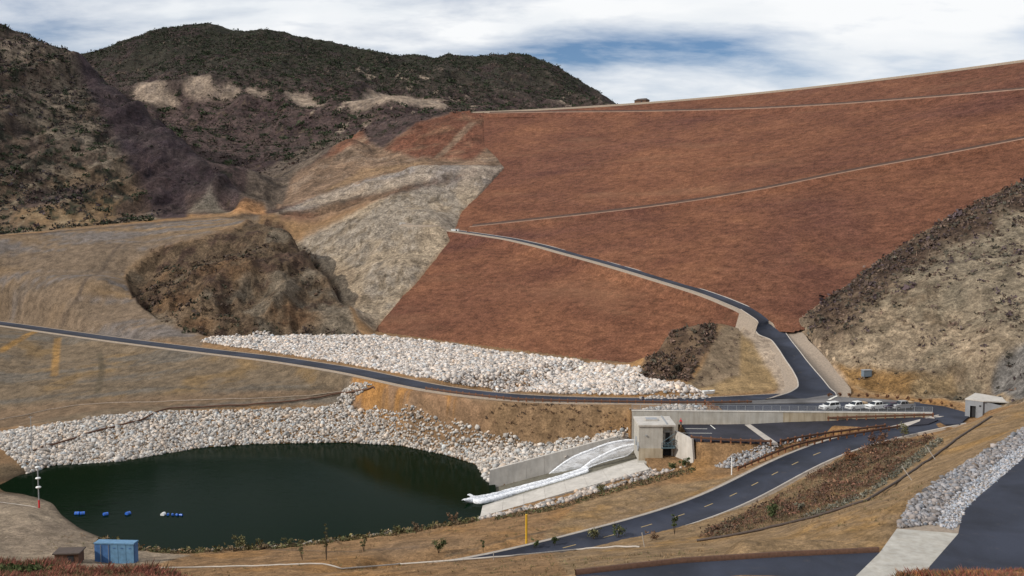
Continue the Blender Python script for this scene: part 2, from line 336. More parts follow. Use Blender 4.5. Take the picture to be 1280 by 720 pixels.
# dam footprint
dam_poly = [(p.x, p.y) for p in GLP]+[(GUP[0].x, GUP[0].y), (GUP[2].x, GUP[2].y)]+[(c.x+TN.x*14, c.y+TN.y*14) for c in CP[1:]]+[(p.x, p.y) for p in GRP[::-1]]+[(ARJ[0].x+4, ARJ[0].y), (ARJ[0].x-8, ARJ[0].y-6)]+[(P(905, 404, d=276).x, 276), (P(865, 404, d=272).x, 272), (P(838, 416, d=268).x, 268), (P(815, 445, d=260).x, 260), (T1.x, T1.y)]
md = inside(dam_poly, GX, GY); dd = polydist(dam_poly, GX, GY, closed=True)
DZ = dam_z(GX, GY)
beyond = ((GX-T0.x)*TN.x+(GY-T0.y)*TN.y) > sc_of((GX-T0.x)*TA.x+(GY-T0.y)*TA.y)
DZ2 = np.where(beyond, DZC, DZ)
GZ = np.where(md, np.minimum(GZ, DZ2-np.clip(dd*.5, 0, 3)), GZ)
near_d = (~md) & (~beyond) & (DZ > DZT+.5) & (dd < 90)
GZ = np.where(near_d, np.maximum(GZ, DZ+np.clip(dd*.15, 0, 2)), GZ)

def soft(mask, w):     # ramp up inside a region
    return np.clip(blur(mask.astype(float), w)*2-1, 0, 1)
r_m1 = ipoly([(-60, 297), (0, 294), (120, 282), (235, 272), (232, 240), (305, 245), (285, 224), (240, 190), (190, 152), (145, 112), (110, 86), (75, 66), (40, 50), (0, 31), (-60, 10)]) | ((GX < -230) & (GY > 445) & (GY < 690) & (GX < -.30*GY))
CUTS = ([(162, 108), (180, 100), (198, 103), (222, 122), (226, 128), (185, 130)], [(226, 108), (245, 98), (262, 98), (268, 112), (298, 108), (302, 120), (245, 124)], [(310, 116), (335, 120), (338, 126), (308, 122)], [(355, 122), (390, 124), (408, 134), (360, 130)], [(430, 128), (460, 119), (510, 119), (550, 126), (560, 134), (500, 131), (440, 138)], [(0, 50), (35, 52), (40, 60), (0, 62)])
CUTM = [ipoly(pl) for pl in CUTS]; cutd = np.zeros(GX.shape)
for m_ in CUTM: cutd = np.maximum(cutd, m_)
# relief by kind of ground
slope_noise = np.zeros_like(GZ)
n_big = fbm(GX, GY, 150, 5, 3, .5, True); n_mid = fbm(GX, GY, 45, 5, 5, .55, True); n_fin = fbm(GX, GY, 9, 4, 9, .6); n_tiny = fbm(GX, GY, 2.6, 3, 21, .6)
far_w = np.clip((GY-470)/120, 0, 1)*m_far
m2w = np.clip((GY-760)/150, 0, 1)
m1 = (GX < -95) & (GY > 440) & (GY < 800) & m_far
g_far = fbm(GX+GY*.25, GY*.30, 75, 5, 401, .5, True); g_m1 = fbm(GX-GY*.2, GY*.32, 34, 5, 411, .5, True)
slope_noise += m2w*(6*n_big+4*n_mid+1.2*n_fin+12*g_far)*(1-.6*np.clip((GZ-225)/60, 0, 1))
slope_noise += m2w*9*np.clip((GZ-190)/90, 0, 1)
slope_noise += (far_w*(1-m2w)*(~r_m1))*(2.6*n_mid+1.3*n_fin+.3*n_tiny)+soft(r_m1, 8)*np.clip((GY-450)/60, 0, 1)*(3.5*n_mid+2*n_big+9*g_m1)*(GX < -90)
kn = soft(r_knob, 10); fc = soft(r_face, 10); rt = soft(r_right, 12)
slope_noise += kn*(5.5*(fbm(GX, GY*.6, 24, 5, 31, .6, True)-.45)*np.clip((60-GZ)/14, .15, 1)+.9*n_fin+.5*n_tiny)+fc*(3.0*fbm(GX, GY*.6, 22, 5, 41, .6, True)+.5*n_fin+.3*n_tiny)
slope_noise += rt*(1.5*fbm(GX*.7, GY, 18, 5, 51, .6, True)+.6*n_fin+.4*n_tiny)
slope_noise += (1-kn)*(1-fc)*(1-rt)*(1-far_w)*(.13*n_tiny+.22*n_fin)*(GZ > WZ+.5)
slope_noise *= np.clip(dd/28, 0, 1)*(1-.75*blur(cutd.astype(float), 12))
GZ = GZ+slope_noise*(~md)

# graded strips (roads) and paved areas press into the ground
def grade(pl, half, drop=.22, fade=5.0):
    global GZ
    d, z = polydist([tuple(p) for p in pl], GX, GY, zs=True); z = z-drop
    w = np.clip((half+fade-d)/fade, 0, 1); w = w*w*(3-2*w); GZ = GZ*(1-w)+z*w
def grade_poly(pl3, drop=.2, fade=3.0):
    global GZ
    A = np.array([[p[0], p[1], 1] for p in pl3]); zc, *_ = np.linalg.lstsq(A, np.array([p[2] for p in pl3]), rcond=None)
    z = zc[0]*GX+zc[1]*GY+zc[2]-drop
    pl = [(p[0], p[1]) for p in pl3]; m = inside(pl, GX, GY); d = polydist(pl, GX, GY, closed=True); w = np.where(m, 1, np.clip((fade-d)/fade, 0, 1)); w = w*w*(3-2*w)
    GZ = GZ*(1-w)+z*w; return zc
# widened asphalt outlines
UPPER = [P(*p) for p in ((897, 504.5, 17.55), (960, 505, 17.6), (1000, 504, 17.65), (1022, 497, 17.8), (1036, 497, 17.9), (1060, 500, 17.95), (1100, 500.5, 17.95), (1140, 503, 18), (1180, 508, 18), (1206, 515, 18), (1212, 520, 18), (1200, 530, 18), (1182, 530, 18), (1165, 520.5, 17.9), (1158, 515, 17.85), (1040, 515.5, 17.7), (905, 514, 17.55))]
LOWPAD = [P(*p) for p in ((852, 530.5, 15.35), (900, 530.5, 15.4), (940, 530, 15.5), (968, 553, 15.35), (906, 551.5, 15.3), (870, 550, 15.3), (861, 545, 15.3))]
LOWRAMP = [P(*p) for p in ((940, 530, 15.5), (1034, 525, 16.3), (1100, 523, 17.2), (1150, 521.5, 17.8), (1175, 524, 17.95), (1160, 530, 17.5), (1107, 534.5, 16.6), (1050, 541, 15.7), (1010, 547, 15.5), (968, 553, 15.35))]
CORNER = [(x, y, 30.0) for x, y in ((22, 60), (22, 92), (30, 91.8), (P(1100, 689, 30).x, P(1100, 689, 30).y), (P(1121, 661, 30).x, P(1121, 661, 30).y), (P(1136, 626, 30).x, P(1136, 626, 30).y), (P(1173, 599, 30).x, P(1173, 599, 30).y), (P(1280, 534, 30).x, P(1280, 534, 30).y), (90, 160), (150, 160), (150, 60))]
grade(MRP, 5.6, .2, 3); grade(LRP, 5.2, .25, 3.0)
grade(ARJ, 6.0, .45, 3); grade([P(620, 492, 16.9)]+[P(x, 508, 17.5) for x in (800, 900)], 2, .1, 2)
c_up = grade_poly(UPPER, .3, 2.5)
g_low = grade_poly(LOWPAD, .3, 1.0); g_ramp = grade_poly(LOWRAMP, .3, 1.0)
c_cor = grade_poly(CORNER, .3, 2.5)
# ground before the retaining wall steps down along it
WL0 = Vector((P(790, 516, d=210).x, 210, 0)); WL1 = Vector((P(1166, 519, d=205.3).x, 205.3, 0))
PADBACK = [(WL0.x-1, 209.2), (WL1.x, 205.0), (WL1.x, 199), (WL0.x+10, 193), (WL0.x-1, 197)]
_wd = (WL1-WL0).normalized(); _wn = Vector((-_wd.y, _wd.x, 0)); _s = (GX-WL0.x)*_wd.x+(GY-WL0.y)*_wd.y; _n = (GX-WL0.x)*_wn.x+(GY-WL0.y)*_wn.y; WLEN = (WL1-WL0).length
mm = (_s > -.6) & (_s < WLEN) & (_n > .55) & (_n < 6); GZ = np.where(mm, np.maximum(GZ, np.minimum(17.4, 17.4-.0*_n)), GZ)
mm = (_s > -.6) & (_s < WLEN+.3) & (_n > -3.2) & (_n < 1.5); GZ = np.where(mm & (_s > 9), np.minimum(GZ, 15.0+1.9*np.clip((_s-30)/(WLEN-30), 0, 1)), np.where(mm, np.minimum(GZ, 10.7), GZ))
YARD = [(24.0, 209.8), (35.5, 209.5), (35.5, 196), (24, 196)]
mm = inside(YARD, GX, GY); GZ = np.where(mm, 10.7, GZ)
WINGFRONT = [(24, 206), (34.4, 206), (36.0, 194.9), (37.4, 190.5), (30, 188), (24, 190)]
mm = inside([(35.5, 209.3), (WL1.x, 205.0), (WL1.x, 200), (60, 195), (35.5, 197)], GX, GY); mmw = inside(WINGFRONT, GX, GY); GZ = np.where(mmw, np.minimum(GZ, 10.7), GZ); d, z = polydist([tuple(P(x, y, zz)) for x, y, zz in ((848, 534, 15.2), (940, 530, 15.3), (1034, 525, 16.1), (1100, 523, 17), (1166, 521, 17.7))], GX, GY, zs=True)
GZ = np.where(mm & (d < 4), np.minimum(GZ, z), GZ)

# ---------------------------------------------------------------- chute hollow
N0 = P(603, 633, 4.3); N1 = P(800, 573, 10.2); F0 = P(611, 606, 4.1); F1 = P(792, 561, 8.9); FT0 = P(612, 588, 7.0); FT1 = P(788, 541, 12.2)
NO0 = P(600, 646, 4.0); NO1 = P(812, 586, 10.4)
ch = [(p.x, p.y) for p in (N0, N1, Vector((F1.x+1, F1.y, 0)), F0)]
chw = [(p.x, p.y) for p in (NO0, NO1, Vector((FT1.x+1, FT1.y+.3, 0)), FT0)]
mm = inside(chw, GX, GY); tt = np.clip((GX-N0.x)/(N1.x-N0.x), 0, 1)
GZ = np.where(mm, np.minimum(GZ, 2.9+tt*4.6), GZ)
mm = inside([(P(x, y, WZ).x, P(x, y, WZ).y) for x, y in ((575, 598), (608, 600), (620, 612), (614, 634), (600, 639), (575, 642))], GX, GY); GZ = np.where(mm, np.minimum(GZ, 2.2), GZ)

# ---------------------------------------------------------------- ground colours (by kind of ground; shade painted in on the left spur) on the vertices
def c3(*c): return np.array(c, float)
def lerp(a, b, t): return a+(b-a)*t[..., None]
C = np.zeros(GX.shape+(3,)); nA = fbm(GX, GY, 38, 5, 61); nB = fbm(GX, GY, 11, 5, 71); nC = fbm(GX, GY, 3.2, 4, 81, .65)
def sm(x, a, b): t = np.clip((x-a)/(b-a), 0, 1); return t*t*(3-2*t)
C[:] = c3(.27, .175, .095)
C = lerp(C, c3(.33, .19, .075)*np.ones_like(C), sm(nB, 0, .5)*.7); C = lerp(C, c3(.21, .155, .105)*np.ones_like(C), sm(nA, 0, .4)*.6)
def paint(mask, base, *over):
    global C
    t = np.ones_like(C)*base
    for col, w in over: t = lerp(t, col*np.ones_like(t), w)
    m = blur(mask.astype(float), 2) if mask.dtype == bool else mask
    C = C*(1-m[..., None])+t*m[..., None]
streak = fbm(GX*.35+GY*.2, GY*1.6, 30, 5, 91); streak2 = fbm(GX*.25, GY*2.2, 9, 4, 95)
r_slope = ipoly([(-60, 299), (0, 296), (120, 284), (325, 268), (325, 275), (200, 306), (155, 342), (165, 372), (205, 402), (258, 425), (250, 434), (0, 401), (-60, 395)])
paint(r_slope | ((GX < -100) & (GY > 330) & (GY < 425) & (~r_knob)), c3(.185, .145, .108), (c3(.25, .175, .10), sm(streak, -.05, .4)*.8), (c3(.165, .155, .155), sm(streak2+streak*.5, .0, .4)*.9))
r_slope2 = ipoly([(-60, 401), (0, 407), (250, 441), (440, 467), (540, 488), (620, 503), (600, 530), (500, 520), (440, 508), (300, 508), (0, 535), (-60, 535)])
paint(r_slope2, c3(.175, .14, .10), (c3(.23, .16, .08), sm(nB, .1, .5)*.7), (c3(.145, .135, .12), sm(streak2, -.05, .4)*.9))
paint(ipoly([(-60, 515), (0, 510), (130, 498), (300, 490), (450, 486), (455, 492), (300, 503), (130, 512), (0, 535), (-60, 535)]), c3(.19, .14, .095))
r_warm = ipoly([(440, 470), (540, 490), (620, 505), (620, 545), (500, 522), (440, 508)])
paint(r_warm, c3(.29, .19, .12), (c3(.38, .20, .06), sm(nB+nC*.4, .15, .45)*.8))
r_tuft = ipoly([(615, 505), (785, 508), (785, 530), (700, 555), (600, 540)])
paint(r_tuft, c3(.27, .19, .115), (c3(.20, .14, .09), sm(nC, .0, .4)*.6))
r_beach = ipoly([(-60, 616), (0, 616), (70, 622), (100, 660), (187, 690), (240, 694), (200, 704), (140, 712), (-60, 712)])
paint(blur(r_beach.astype(float), 4), c3(.30, .255, .20), (c3(.24, .20, .16), sm(nB, 0, .4)*.6))
r_mud = ipoly([(-60, 578), (0, 582), (64, 584), (20, 600), (-60, 602)]); paint(r_mud, c3(.13, .10, .065))
wet = np.clip((WZ+.55-GZ)/.5, 0, 1)*(GX > -120)*(GX < 5)*(GY > 150)*(GY < 250)
C = C*(1-.6*wet[..., None])
# hills
gx_ = np.abs(np.gradient(GZ, axis=1)/np.gradient(GY, axis=1).clip(.01))
veg = c3(.040, .042, .026); dry = c3(.095, .055, .055); earth = c3(.26, .195, .13); pale = c3(.46, .37, .27)
mfar = (GY > 485)
vm = fbm(GX, GY, 30, 5, 101, .6); vf = fbm(GX, GY, 6, 4, 111, .7)
flk = fbm(GX, GY*.6, 9, 3, 431, .6)
paint(mfar, lerp(c3(.130, .092, .080)*np.ones_like(C), c3(.072, .064, .048)*np.ones_like(C), sm(GZ, 150, 215)), (veg, sm(GZ, 190, 260)*.85), (c3(.070, .046, .046), sm(vm, 0, .4)*.75), (earth*.7, sm(vf+vm*.6, .38, .7)*.8*(1-sm(GZ, 200, 260))), (veg*.8, sm(-vf-vm*.3, .22, .5)*.9), (c3(.42, .34, .25), sm(flk, .30, .42)*(GX > -170)*sm(fbm(GX, GY, 90, 3, 433), -.2, .2)*(GY > 780)*(1-sm(GZ, 205, 245))))
lowm = sm(-(GZ-60)/80, -.9, .1)
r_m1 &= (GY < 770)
paint(r_m1, c3(.135, .10, .072), (c3(.30, .26, .19), sm(vf*.8+vm*.7, -.18, .25)*(.5+.5*lowm)), (c3(.25, .17, .09), sm(nA, .15, .45)*.6*lowm), (c3(.042, .045, .030), sm(-vf, .12, .35)), (c3(.05, .036, .045), sm(n_mid*-1, .1, .5)*.6), (c3(.055, .038, .046), sm(GX+198-(GY-520)*-.62, -4, 8)*.85))  # last overlay: spur's right flank, dark scrub colour with its shaded side painted in
for pl in CUTM:
    paint(pl, c3(.46, .37, .27), (c3(.30, .25, .2), sm(vf, 0, .4)*.7))
paint(inside([(-112, 478), (-15, 488), (15, 520), (10, 600), (-40, 645), (-112, 590)], GX, GY) & ~r_face, c3(.24, .165, .11), (c3(.20, .10, .065), sm(nA, -.1, .3)*.7), (c3(.15, .12, .09), sm(nB, .1, .4)*.6))
paint(ipoly([(300, 246), (325, 215), (370, 190), (425, 165), (442, 169), (408, 193), (366, 221), (345, 262), (318, 256)]), c3(.20, .16, .12), (c3(.09, .07, .055), sm(nC+nB*.5, -.05, .3)*.8), (c3(.30, .24, .17), sm(nB, .1, .4)*.6))
r_mound = ipoly([(345, 262), (365, 222), (410, 193), (440, 171), (462, 178), (478, 186), (525, 152), (562, 142), (600, 146), (610, 143), (612, 160), (616, 185), (634, 207), (540, 206), (460, 224), (395, 246)])
paint(r_mound, c3(.34, .235, .15), (c3(.24, .105, .06), sm(nA+.25*(GY-600)/30, .0, .5)*.85), (c3(.40, .31, .22), sm(-nB, .1, .5)*.6))
paint(ipoly([(478, 186), (525, 153), (562, 143), (610, 144), (612, 160), (616, 185), (590, 200), (520, 198)]), c3(.25, .11, .065), (c3(.36, .22, .13), sm(nB, 0, .5)*.6))
paint(ipoly([(395, 246), (450, 212), (535, 202), (540, 207), (470, 220), (420, 238)]), c3(.40, .27, .15))
paint(r_face, c3(.47, .40, .31), (c3(.40, .37, .33), sm(nB+nA, -.1, .4)*.8), (c3(.42, .32, .22), sm(-nA, .1, .5)*.6), (c3(.20, .165, .12), sm(nC+nB*.5, .1, .4)*.75))
paint(r_knob, c3(.155, .115, .078), (c3(.24, .215, .175), sm(nB*.7+nA*.5+(GX+95)*.004, 0, .3)*.75), (c3(.085, .055, .045), sm(-nB-nC*.6, .0, .35)*.85), (c3(.22, .135, .07), sm(nA, .15, .4)*.5))
paint(ipoly([(230, 268), (262, 235), (292, 264)]), c3(.25, .225, .18)); paint(ipoly([(290, 266), (300, 252), (330, 258), (334, 268)]), c3(.48, .27, .13))
paint(r_right, c3(.45, .375, .28), (c3(.34, .23, .12), sm(nA-(GZ-30)*.012, .0, .4)*.7), (c3(.30, .265, .20), sm(nB, 0, .4)*.6), (c3(.17, .13, .09), sm(nC+nB*.5, .1, .45)*.75), (c3(.27, .25, .20), sm(GX+8*nB, 106, 118)*.6))
gd = polydist([tuple(p)[:2] for p in GRP], GX, GY)
paint(r_right*(1-sm(gd+12*nB, 12, 26))*sm(GX, 72, 88), c3(.12, .085, .065), (c3(.22, .17, .12), sm(nC, 0, .4)*.6))
paint(ipoly([(1240, 470), (1255, 445), (1290, 425), (1290, 500), (1240, 492)]), c3(.27, .27, .27), (c3(.20, .2, .2), sm(nB, 0, .4)))
paint(ipoly([(1035, 458), (1070, 462), (1190, 470), (1200, 495), (1130, 497), (1085, 491), (1060, 480)]), c3(.34, .215, .095), (c3(.30, .23, .14), sm(nB, 0, .4)))
r_av = ipoly([(905, 410), (945, 402), (985, 450), (1000, 480), (960, 490), (880, 494), (850, 488), (890, 450)])
paint(r_av, c3(.30, .22, .12), (c3(.24, .19, .12), sm(nB, 0, .4)*.6))
r_knoll = ipoly([(803, 470), (812, 442), (836, 412), (866, 400), (898, 403), (892, 430), (870, 460), (862, 478), (820, 476)])
paint(r_knoll, c3(.10, .07, .05), (c3(.2, .15, .1), sm(nC, 0, .4)*.5)); paint(ipoly([(900, 410), (925, 410), (925, 470), (880, 485), (862, 480), (880, 455)]), c3(.24, .19, .135), (c3(.13, .1, .07), sm(nC, .1, .4)))
for tr_, w_, col_ in (([hits(590, 155), hits(570, 176), hits(548, 196)], 2.4, (.36, .26, .17)), ([hits(545, 202), hits(500, 213), hits(450, 228)], 3.0, (.33, .22, .13)), ([hits(72, 412), hits(95, 378), hits(130, 335), hits(150, 306)], .8, (.10, .08, .065)), ([hits(0, 372), hits(60, 362), hits(110, 340), hits(160, 312)], .6, (.13, .105, .08)), ([hits(0, 330), hits(90, 318), hits(190, 300), hits(290, 280)], .7, (.14, .11, .085)), ([hits(0, 440), hits(30, 422), hits(45, 414)], 1.3, (.34, .20, .06)), ([hits(68, 470), hits(70, 445), hits(72, 424)], 1.0, (.33, .20, .07)), ([hits(122, 490), hits(128, 462), hits(124, 442)], .8, (.10, .085, .06)), ([hits(0, 478), hits(150, 484), hits(300, 488), hits(420, 484)], .7, (.12, .10, .075)), ([hits(0, 288+8), hits(120, 286), hits(270, 272), hits(322, 269)], 1.6, (.07, .055, .045)), ([hits(700, 672), hits(800, 640), hits(860, 610)], .4, (.12, .09, .06)), ([hits(560, 694), hits(700, 662), hits(800, 633), hits(850, 606)], .35, (.13, .10, .07)), ([hits(330, 556+130), hits(420, 690), hits(520, 684)], .5, (.16, .12, .09))):
    td = polydist([tuple(p_) for p_ in tr_], GX, GY); paint(sm(-td, -w_*1.3-.3, -w_*.6)*(.75+.4*nC).clip(0, 1), c3(*col_))
# foreground berm and its ochre sweep
r_fb = (GX > 5) & (GY < 178) & (GY > 60) & (GX > (GY-100)*.3-10)
paint(r_fb, c3(.27, .195, .115), (c3(.35, .22, .085), sm(nB+nA*.5, .1, .6)*.7), (c3(.20, .15, .10), sm(nC+nB*.4, .0, .45)*.75))
m_ap = polydist([tuple(p)[:2] for p in ARJ+[P(x, 505.5, 17.6) for x in (960, 1010)]], GX, GY) < 8
paint(m_ap & ~r_right, c3(.40, .34, .28)); 
hillm = sm(GY, 480, 520)[..., None]
C = C*(c3(1.06, .975, .89)*(1-hillm)+c3(1.02, .97, 1.0)*hillm)
C = np.clip(.80*C*(1+.30*nC[..., None]), .01, .9)

# ---------------------------------------------------------------- mesh helpers
def mesh_from(name, verts, faces_flat, nper, mat, parent=None, smooth=False, cols=None, per_face=False):
    me = bpy.data.meshes.new(name); nv = len(verts); nf = len(faces_flat)//nper
    me.vertices.add(nv); me.vertices.foreach_set('co', np.asarray(verts, np.float32).ravel())
    me.loops.add(nf*nper); me.loops.foreach_set('vertex_index', np.asarray(faces_flat, np.int32))
    me.polygons.add(nf); me.polygons.foreach_set('loop_start', np.arange(nf, dtype=np.int32)*nper)
    me.polygons.foreach_set('loop_total', np.full(nf, nper, np.int32))
    if smooth: me.polygons.foreach_set('use_smooth', np.ones(nf, bool))
    me.update(calc_edges=True)
    if cols is not None:
        at = me.color_attributes.new('col', 'FLOAT_COLOR', 'POINT'); a = np.ones((nv, 4), np.float32); a[:, :3] = cols; at.data.foreach_set('color', a.ravel())
    if mat: me.materials.append(mat)
    o = bpy.data.objects.new(name, me); COL.objects.link(o)
    if parent: o.parent = parent
    return o
def tag(o, label=None, cat=None, group=None, kind=None):
    for k, v in (('label', label), ('category', cat), ('group', group), ('kind', kind)):
        if v: o[k] = v
    return o
def empty(name, loc, rz=0, **kw):
    o = bpy.data.objects.new(name, None); COL.objects.link(o); o.location = loc; o.rotation_euler = (0, 0, rz); tag(o, **kw); return o
def principled(name):
    m = bpy.data.materials.new(name); m.use_nodes = True; t = m.node_tree; b = t.nodes['Principled BSDF']; return m, t, b
def simple(name, col, rough=.7, metal=0, var=.15, scale=3, bump=0, bscale=20):
    m, t, b = principled(name); oc = N(t, 'ShaderNodeTexCoord').outputs['Object']
    n = noise(t, oc, scale, 5); r = ramp(t, n, [(.25, 1-var), (.75, 1+var)])
    L(t, mixrgb(t, 1.0, col, r, 'MULTIPLY'), b.inputs['Base Color'])
    b.inputs['Roughness'].default_value = rough; b.inputs['Metallic'].default_value = metal
    if bump:
        bn = N(t, 'ShaderNodeBump'); bn.inputs['Strength'].default_value = bump; bn.inputs['Distance'].default_value = .05
        L(t, noise(t, oc, bscale, 4), bn.inputs['Height']); L(t, bn.outputs[0], b.inputs['Normal'])
    return m
def earth_mat(name, scales=(.35, 1.6), dist=.5, strength=.8, var=.35):
    m, t, b = principled(name); at = N(t, 'ShaderNodeAttribute', attribute_name='col'); geo = N(t, 'ShaderNodeNewGeometry').outputs['Position']
    n = noise(t, geo, scales[0], 8, .68, .3); n2 = noise(t, geo, scales[1], 6, .7)
    n3 = noise(t, geo, scales[1]*3.1, 4, .8); r = ramp(t, n, [(.37, 1-var), (.63, 1+var)]); r2 = mixrgb(t, 1.0, ramp(t, n2, [(.38, 1-var*.9), (.62, 1+var*.9)]), ramp(t, n3, [(.38, 1-var*.7), (.62, 1+var*.7)]), 'MULTIPLY')
    L(t, mixrgb(t, 1.0, mixrgb(t, 1.0, at.outputs['Color'], r, 'MULTIPLY'), r2, 'MULTIPLY'), b.inputs['Base Color'])
    b.inputs['Roughness'].default_value = .95; b.inputs['Specular IOR Level'].default_value = .15
    bn = N(t, 'ShaderNodeBump'); bn.inputs['Strength'].default_value = strength; bn.inputs['Distance'].default_value = dist
    L(t, math_node(t, 'ADD', n, math_node(t, 'MULTIPLY', n2, .4)), bn.inputs['Height']); L(t, bn.outputs[0], b.inputs['Normal'])
    return m
M = {}
M['ground'] = earth_mat('bare_earth', (.4, 2.2), .45, .9, .30)
M['rock'] = earth_mat('weathered_rock', (.2, .9), 3.5, 1.0, .40)
M['hill'] = earth_mat('scrub_hill', (.07, .4), 9.0, 1.0, .38)
# split the grid into named pieces of the setting
na, nr = GX.shape
V = np.stack([GX, GY, GZ], -1).reshape(-1, 3); CC = C.reshape(-1, 3)
ii, jj = np.meshgrid(np.arange(na), np.arange(nr-1), indexing='ij'); i2 = (ii+1) % na
quads = np.stack([ii*nr+jj, ii*nr+jj+1, i2*nr+jj+1, i2*nr+jj], -1)
def qm(m): return m[:, :-1] & m[:, 1:] & np.roll(m, -1, 0)[:, :-1]
deep = md & (dd > 14) & (GY < 1e4)      # covered by the dam body
q_knob = qm(r_knob); q_face = qm(r_face); q_right = qm(r_right & (GY > 150)); q_hill = qm(GY > 485) & ~q_face; q_deep = qm(deep)
left = np.ones_like(q_knob) & ~q_deep
for nm, q, mat in (('rock_outcrop', q_knob, 'rock'), ('rock_cutting', q_face, 'rock'), ('rocky_hillside', q_right, 'rock'), ('hills', q_hill, 'hill'), ('ground', left, 'ground')):
    q = q & left; left = left & ~q
    f = quads[q]; used = np.unique(f); remap = np.zeros(na*nr, np.int64); remap[used] = np.arange(len(used))
    o = mesh_from(nm, V[used], remap[f].ravel(), 4, M[mat], smooth=True, cols=CC[used]); tag(o, kind='structure')
GZF = GZ
def z_at(x, y): return float(gz(x, y))

# ---------------------------------------------------------------- materials
def concrete(name, col, streaks=.35):
    m, t, b = principled(name); g = N(t, 'ShaderNodeNewGeometry').outputs['Position']
    n = noise(t, g, .5, 6, .6); s = noise(t, mapping(t, g, (1.2, 1.2, .12)), 1.2, 5, .6)
    c = mixrgb(t, 1.0, col, ramp(t, n, [(.3, .82), (.7, 1.12)]), 'MULTIPLY'); c = mixrgb(t, streaks, c, mixrgb(t, 1.0, c, ramp(t, s, [(.35, (.55, .48, .38)), (.6, (1.05, 1.05, 1.05))]), 'MULTIPLY'))
    L(t, c, b.inputs['Base Color']); b.inputs['Roughness'].default_value = .85
    bn = N(t, 'ShaderNodeBump'); bn.inputs['Strength'].default_value = .3; bn.inputs['Distance'].default_value = .03; L(t, noise(t, g, 9, 5), bn.inputs['Height']); L(t, bn.outputs[0], b.inputs['Normal']); return m
M['concrete'] = concrete('concrete', (.42, .40, .36)); M['concrete_pale'] = concrete('pale_concrete', (.50, .47, .43), .2); M['concrete_grey'] = concrete('grey_concrete', (.24, .25, .27), .25); M['wet_concrete'] = concrete('wet_concrete', (.14, .13, .10), .6); M['concrete_tan'] = concrete('stained_concrete', (.40, .34, .25), .6)
def asphalt_mat(name, col):
    m, t, b = principled(name); g = N(t, 'ShaderNodeNewGeometry').outputs['Position']
    n = noise(t, g, .12, 6, .6, .5); n2 = noise(t, g, 6, 4, .7)
    c = mixrgb(t, 1.0, col, ramp(t, n, [(.35, .7), (.65, 1.55)]), 'MULTIPLY'); dst = noise(t, g, .6, 7, .75); c = mixrgb(t, ramp(t, dst, [(.58, 0.0), (.75, .35)]), c, (.12, .095, .07)); c = mixrgb(t, 1.0, c, ramp(t, n2, [(.3, .85), (.7, 1.15)]), 'MULTIPLY')
    L(t, c, b.inputs['Base Color']); b.inputs['Roughness'].default_value = .8; b.inputs['Specular IOR Level'].default_value = .3; return m
M['asphalt'] = asphalt_mat('asphalt', (.022, .026, .040)); M['asphalt_new'] = asphalt_mat('fresh_asphalt', (.021, .021, .030)); M['apron'] = asphalt_mat('worn_apron', (.12, .115, .115))
M['curb'] = simple('kerb_concrete', (.40, .36, .32), .9, var=.2, scale=.7); M['gravel'] = simple('gravel_shoulder', (.27, .215, .165), .95, var=.3, scale=2.5, bump=.5, bscale=6)
M['line'] = simple('road_paint_white', (.7, .68, .62), .8, var=.15); M['yline'] = simple('road_paint_yellow', (.36, .26, .12), .8, var=.2)
M['rust'] = simple('weathered_steel', (.10, .048, .028), .8, var=.35, scale=4); M['wood'] = simple('brown_timber', (.21, .085, .04), .9, var=.3, scale=3)
M['galv'] = simple('galvanised_steel', (.38, .40, .42), .5, .5, .15); M['white'] = simple('white_paint', (.74, .75, .74), .35, var=.05); M['dark'] = simple('dark_opening', (.02, .02, .022), .9)
M['glass'] = simple('vehicle_glass', (.02, .025, .03), .08, var=.1); M['tyre'] = simple('tyre_rubber', (.02, .02, .02), .9); M['yellow'] = simple('yellow_paint', (.62, .36, .02), .5, var=.1)
M['bluebox'] = simple('blue_container_paint', (.05, .13, .30), .55, var=.25, scale=1.5); M['bluebox2'] = simple('light_blue_paint', (.11, .23, .37), .55, var=.25, scale=1.5)  # lighter blue for side panels, top rails and roof; darker for doors and ends
M['greyblue'] = simple('grey_blue_paint', (.16, .21, .26), .5, .2, .15); M['barrel'] = simple('blue_plastic', (.03, .13, .55), .35, var=.1); M['pipe'] = simple('dark_pipe', (.07, .05, .04), .7, var=.3); M['teal'] = simple('painted_stair_steel', (.10, .16, .19), .5, .2, .2)
M['red'] = simple('red_cloth', (.60, .02, .03), .8, var=.1); M['navy'] = simple('dark_cloth', (.03, .035, .06), .85, var=.15); M['skin'] = simple('skin', (.42, .25, .17), .6, var=.05); M['helmet'] = simple('red_helmet', (.65, .03, .04), .3, var=.03)
M['purple'] = simple('dark_plum_paint', (.035, .02, .05), .25, var=.05); M['silver'] = simple('silver_paint', (.42, .42, .43), .3, .3, .05); M['tan'] = simple('tan_load', (.42, .30, .18), .9, var=.2)

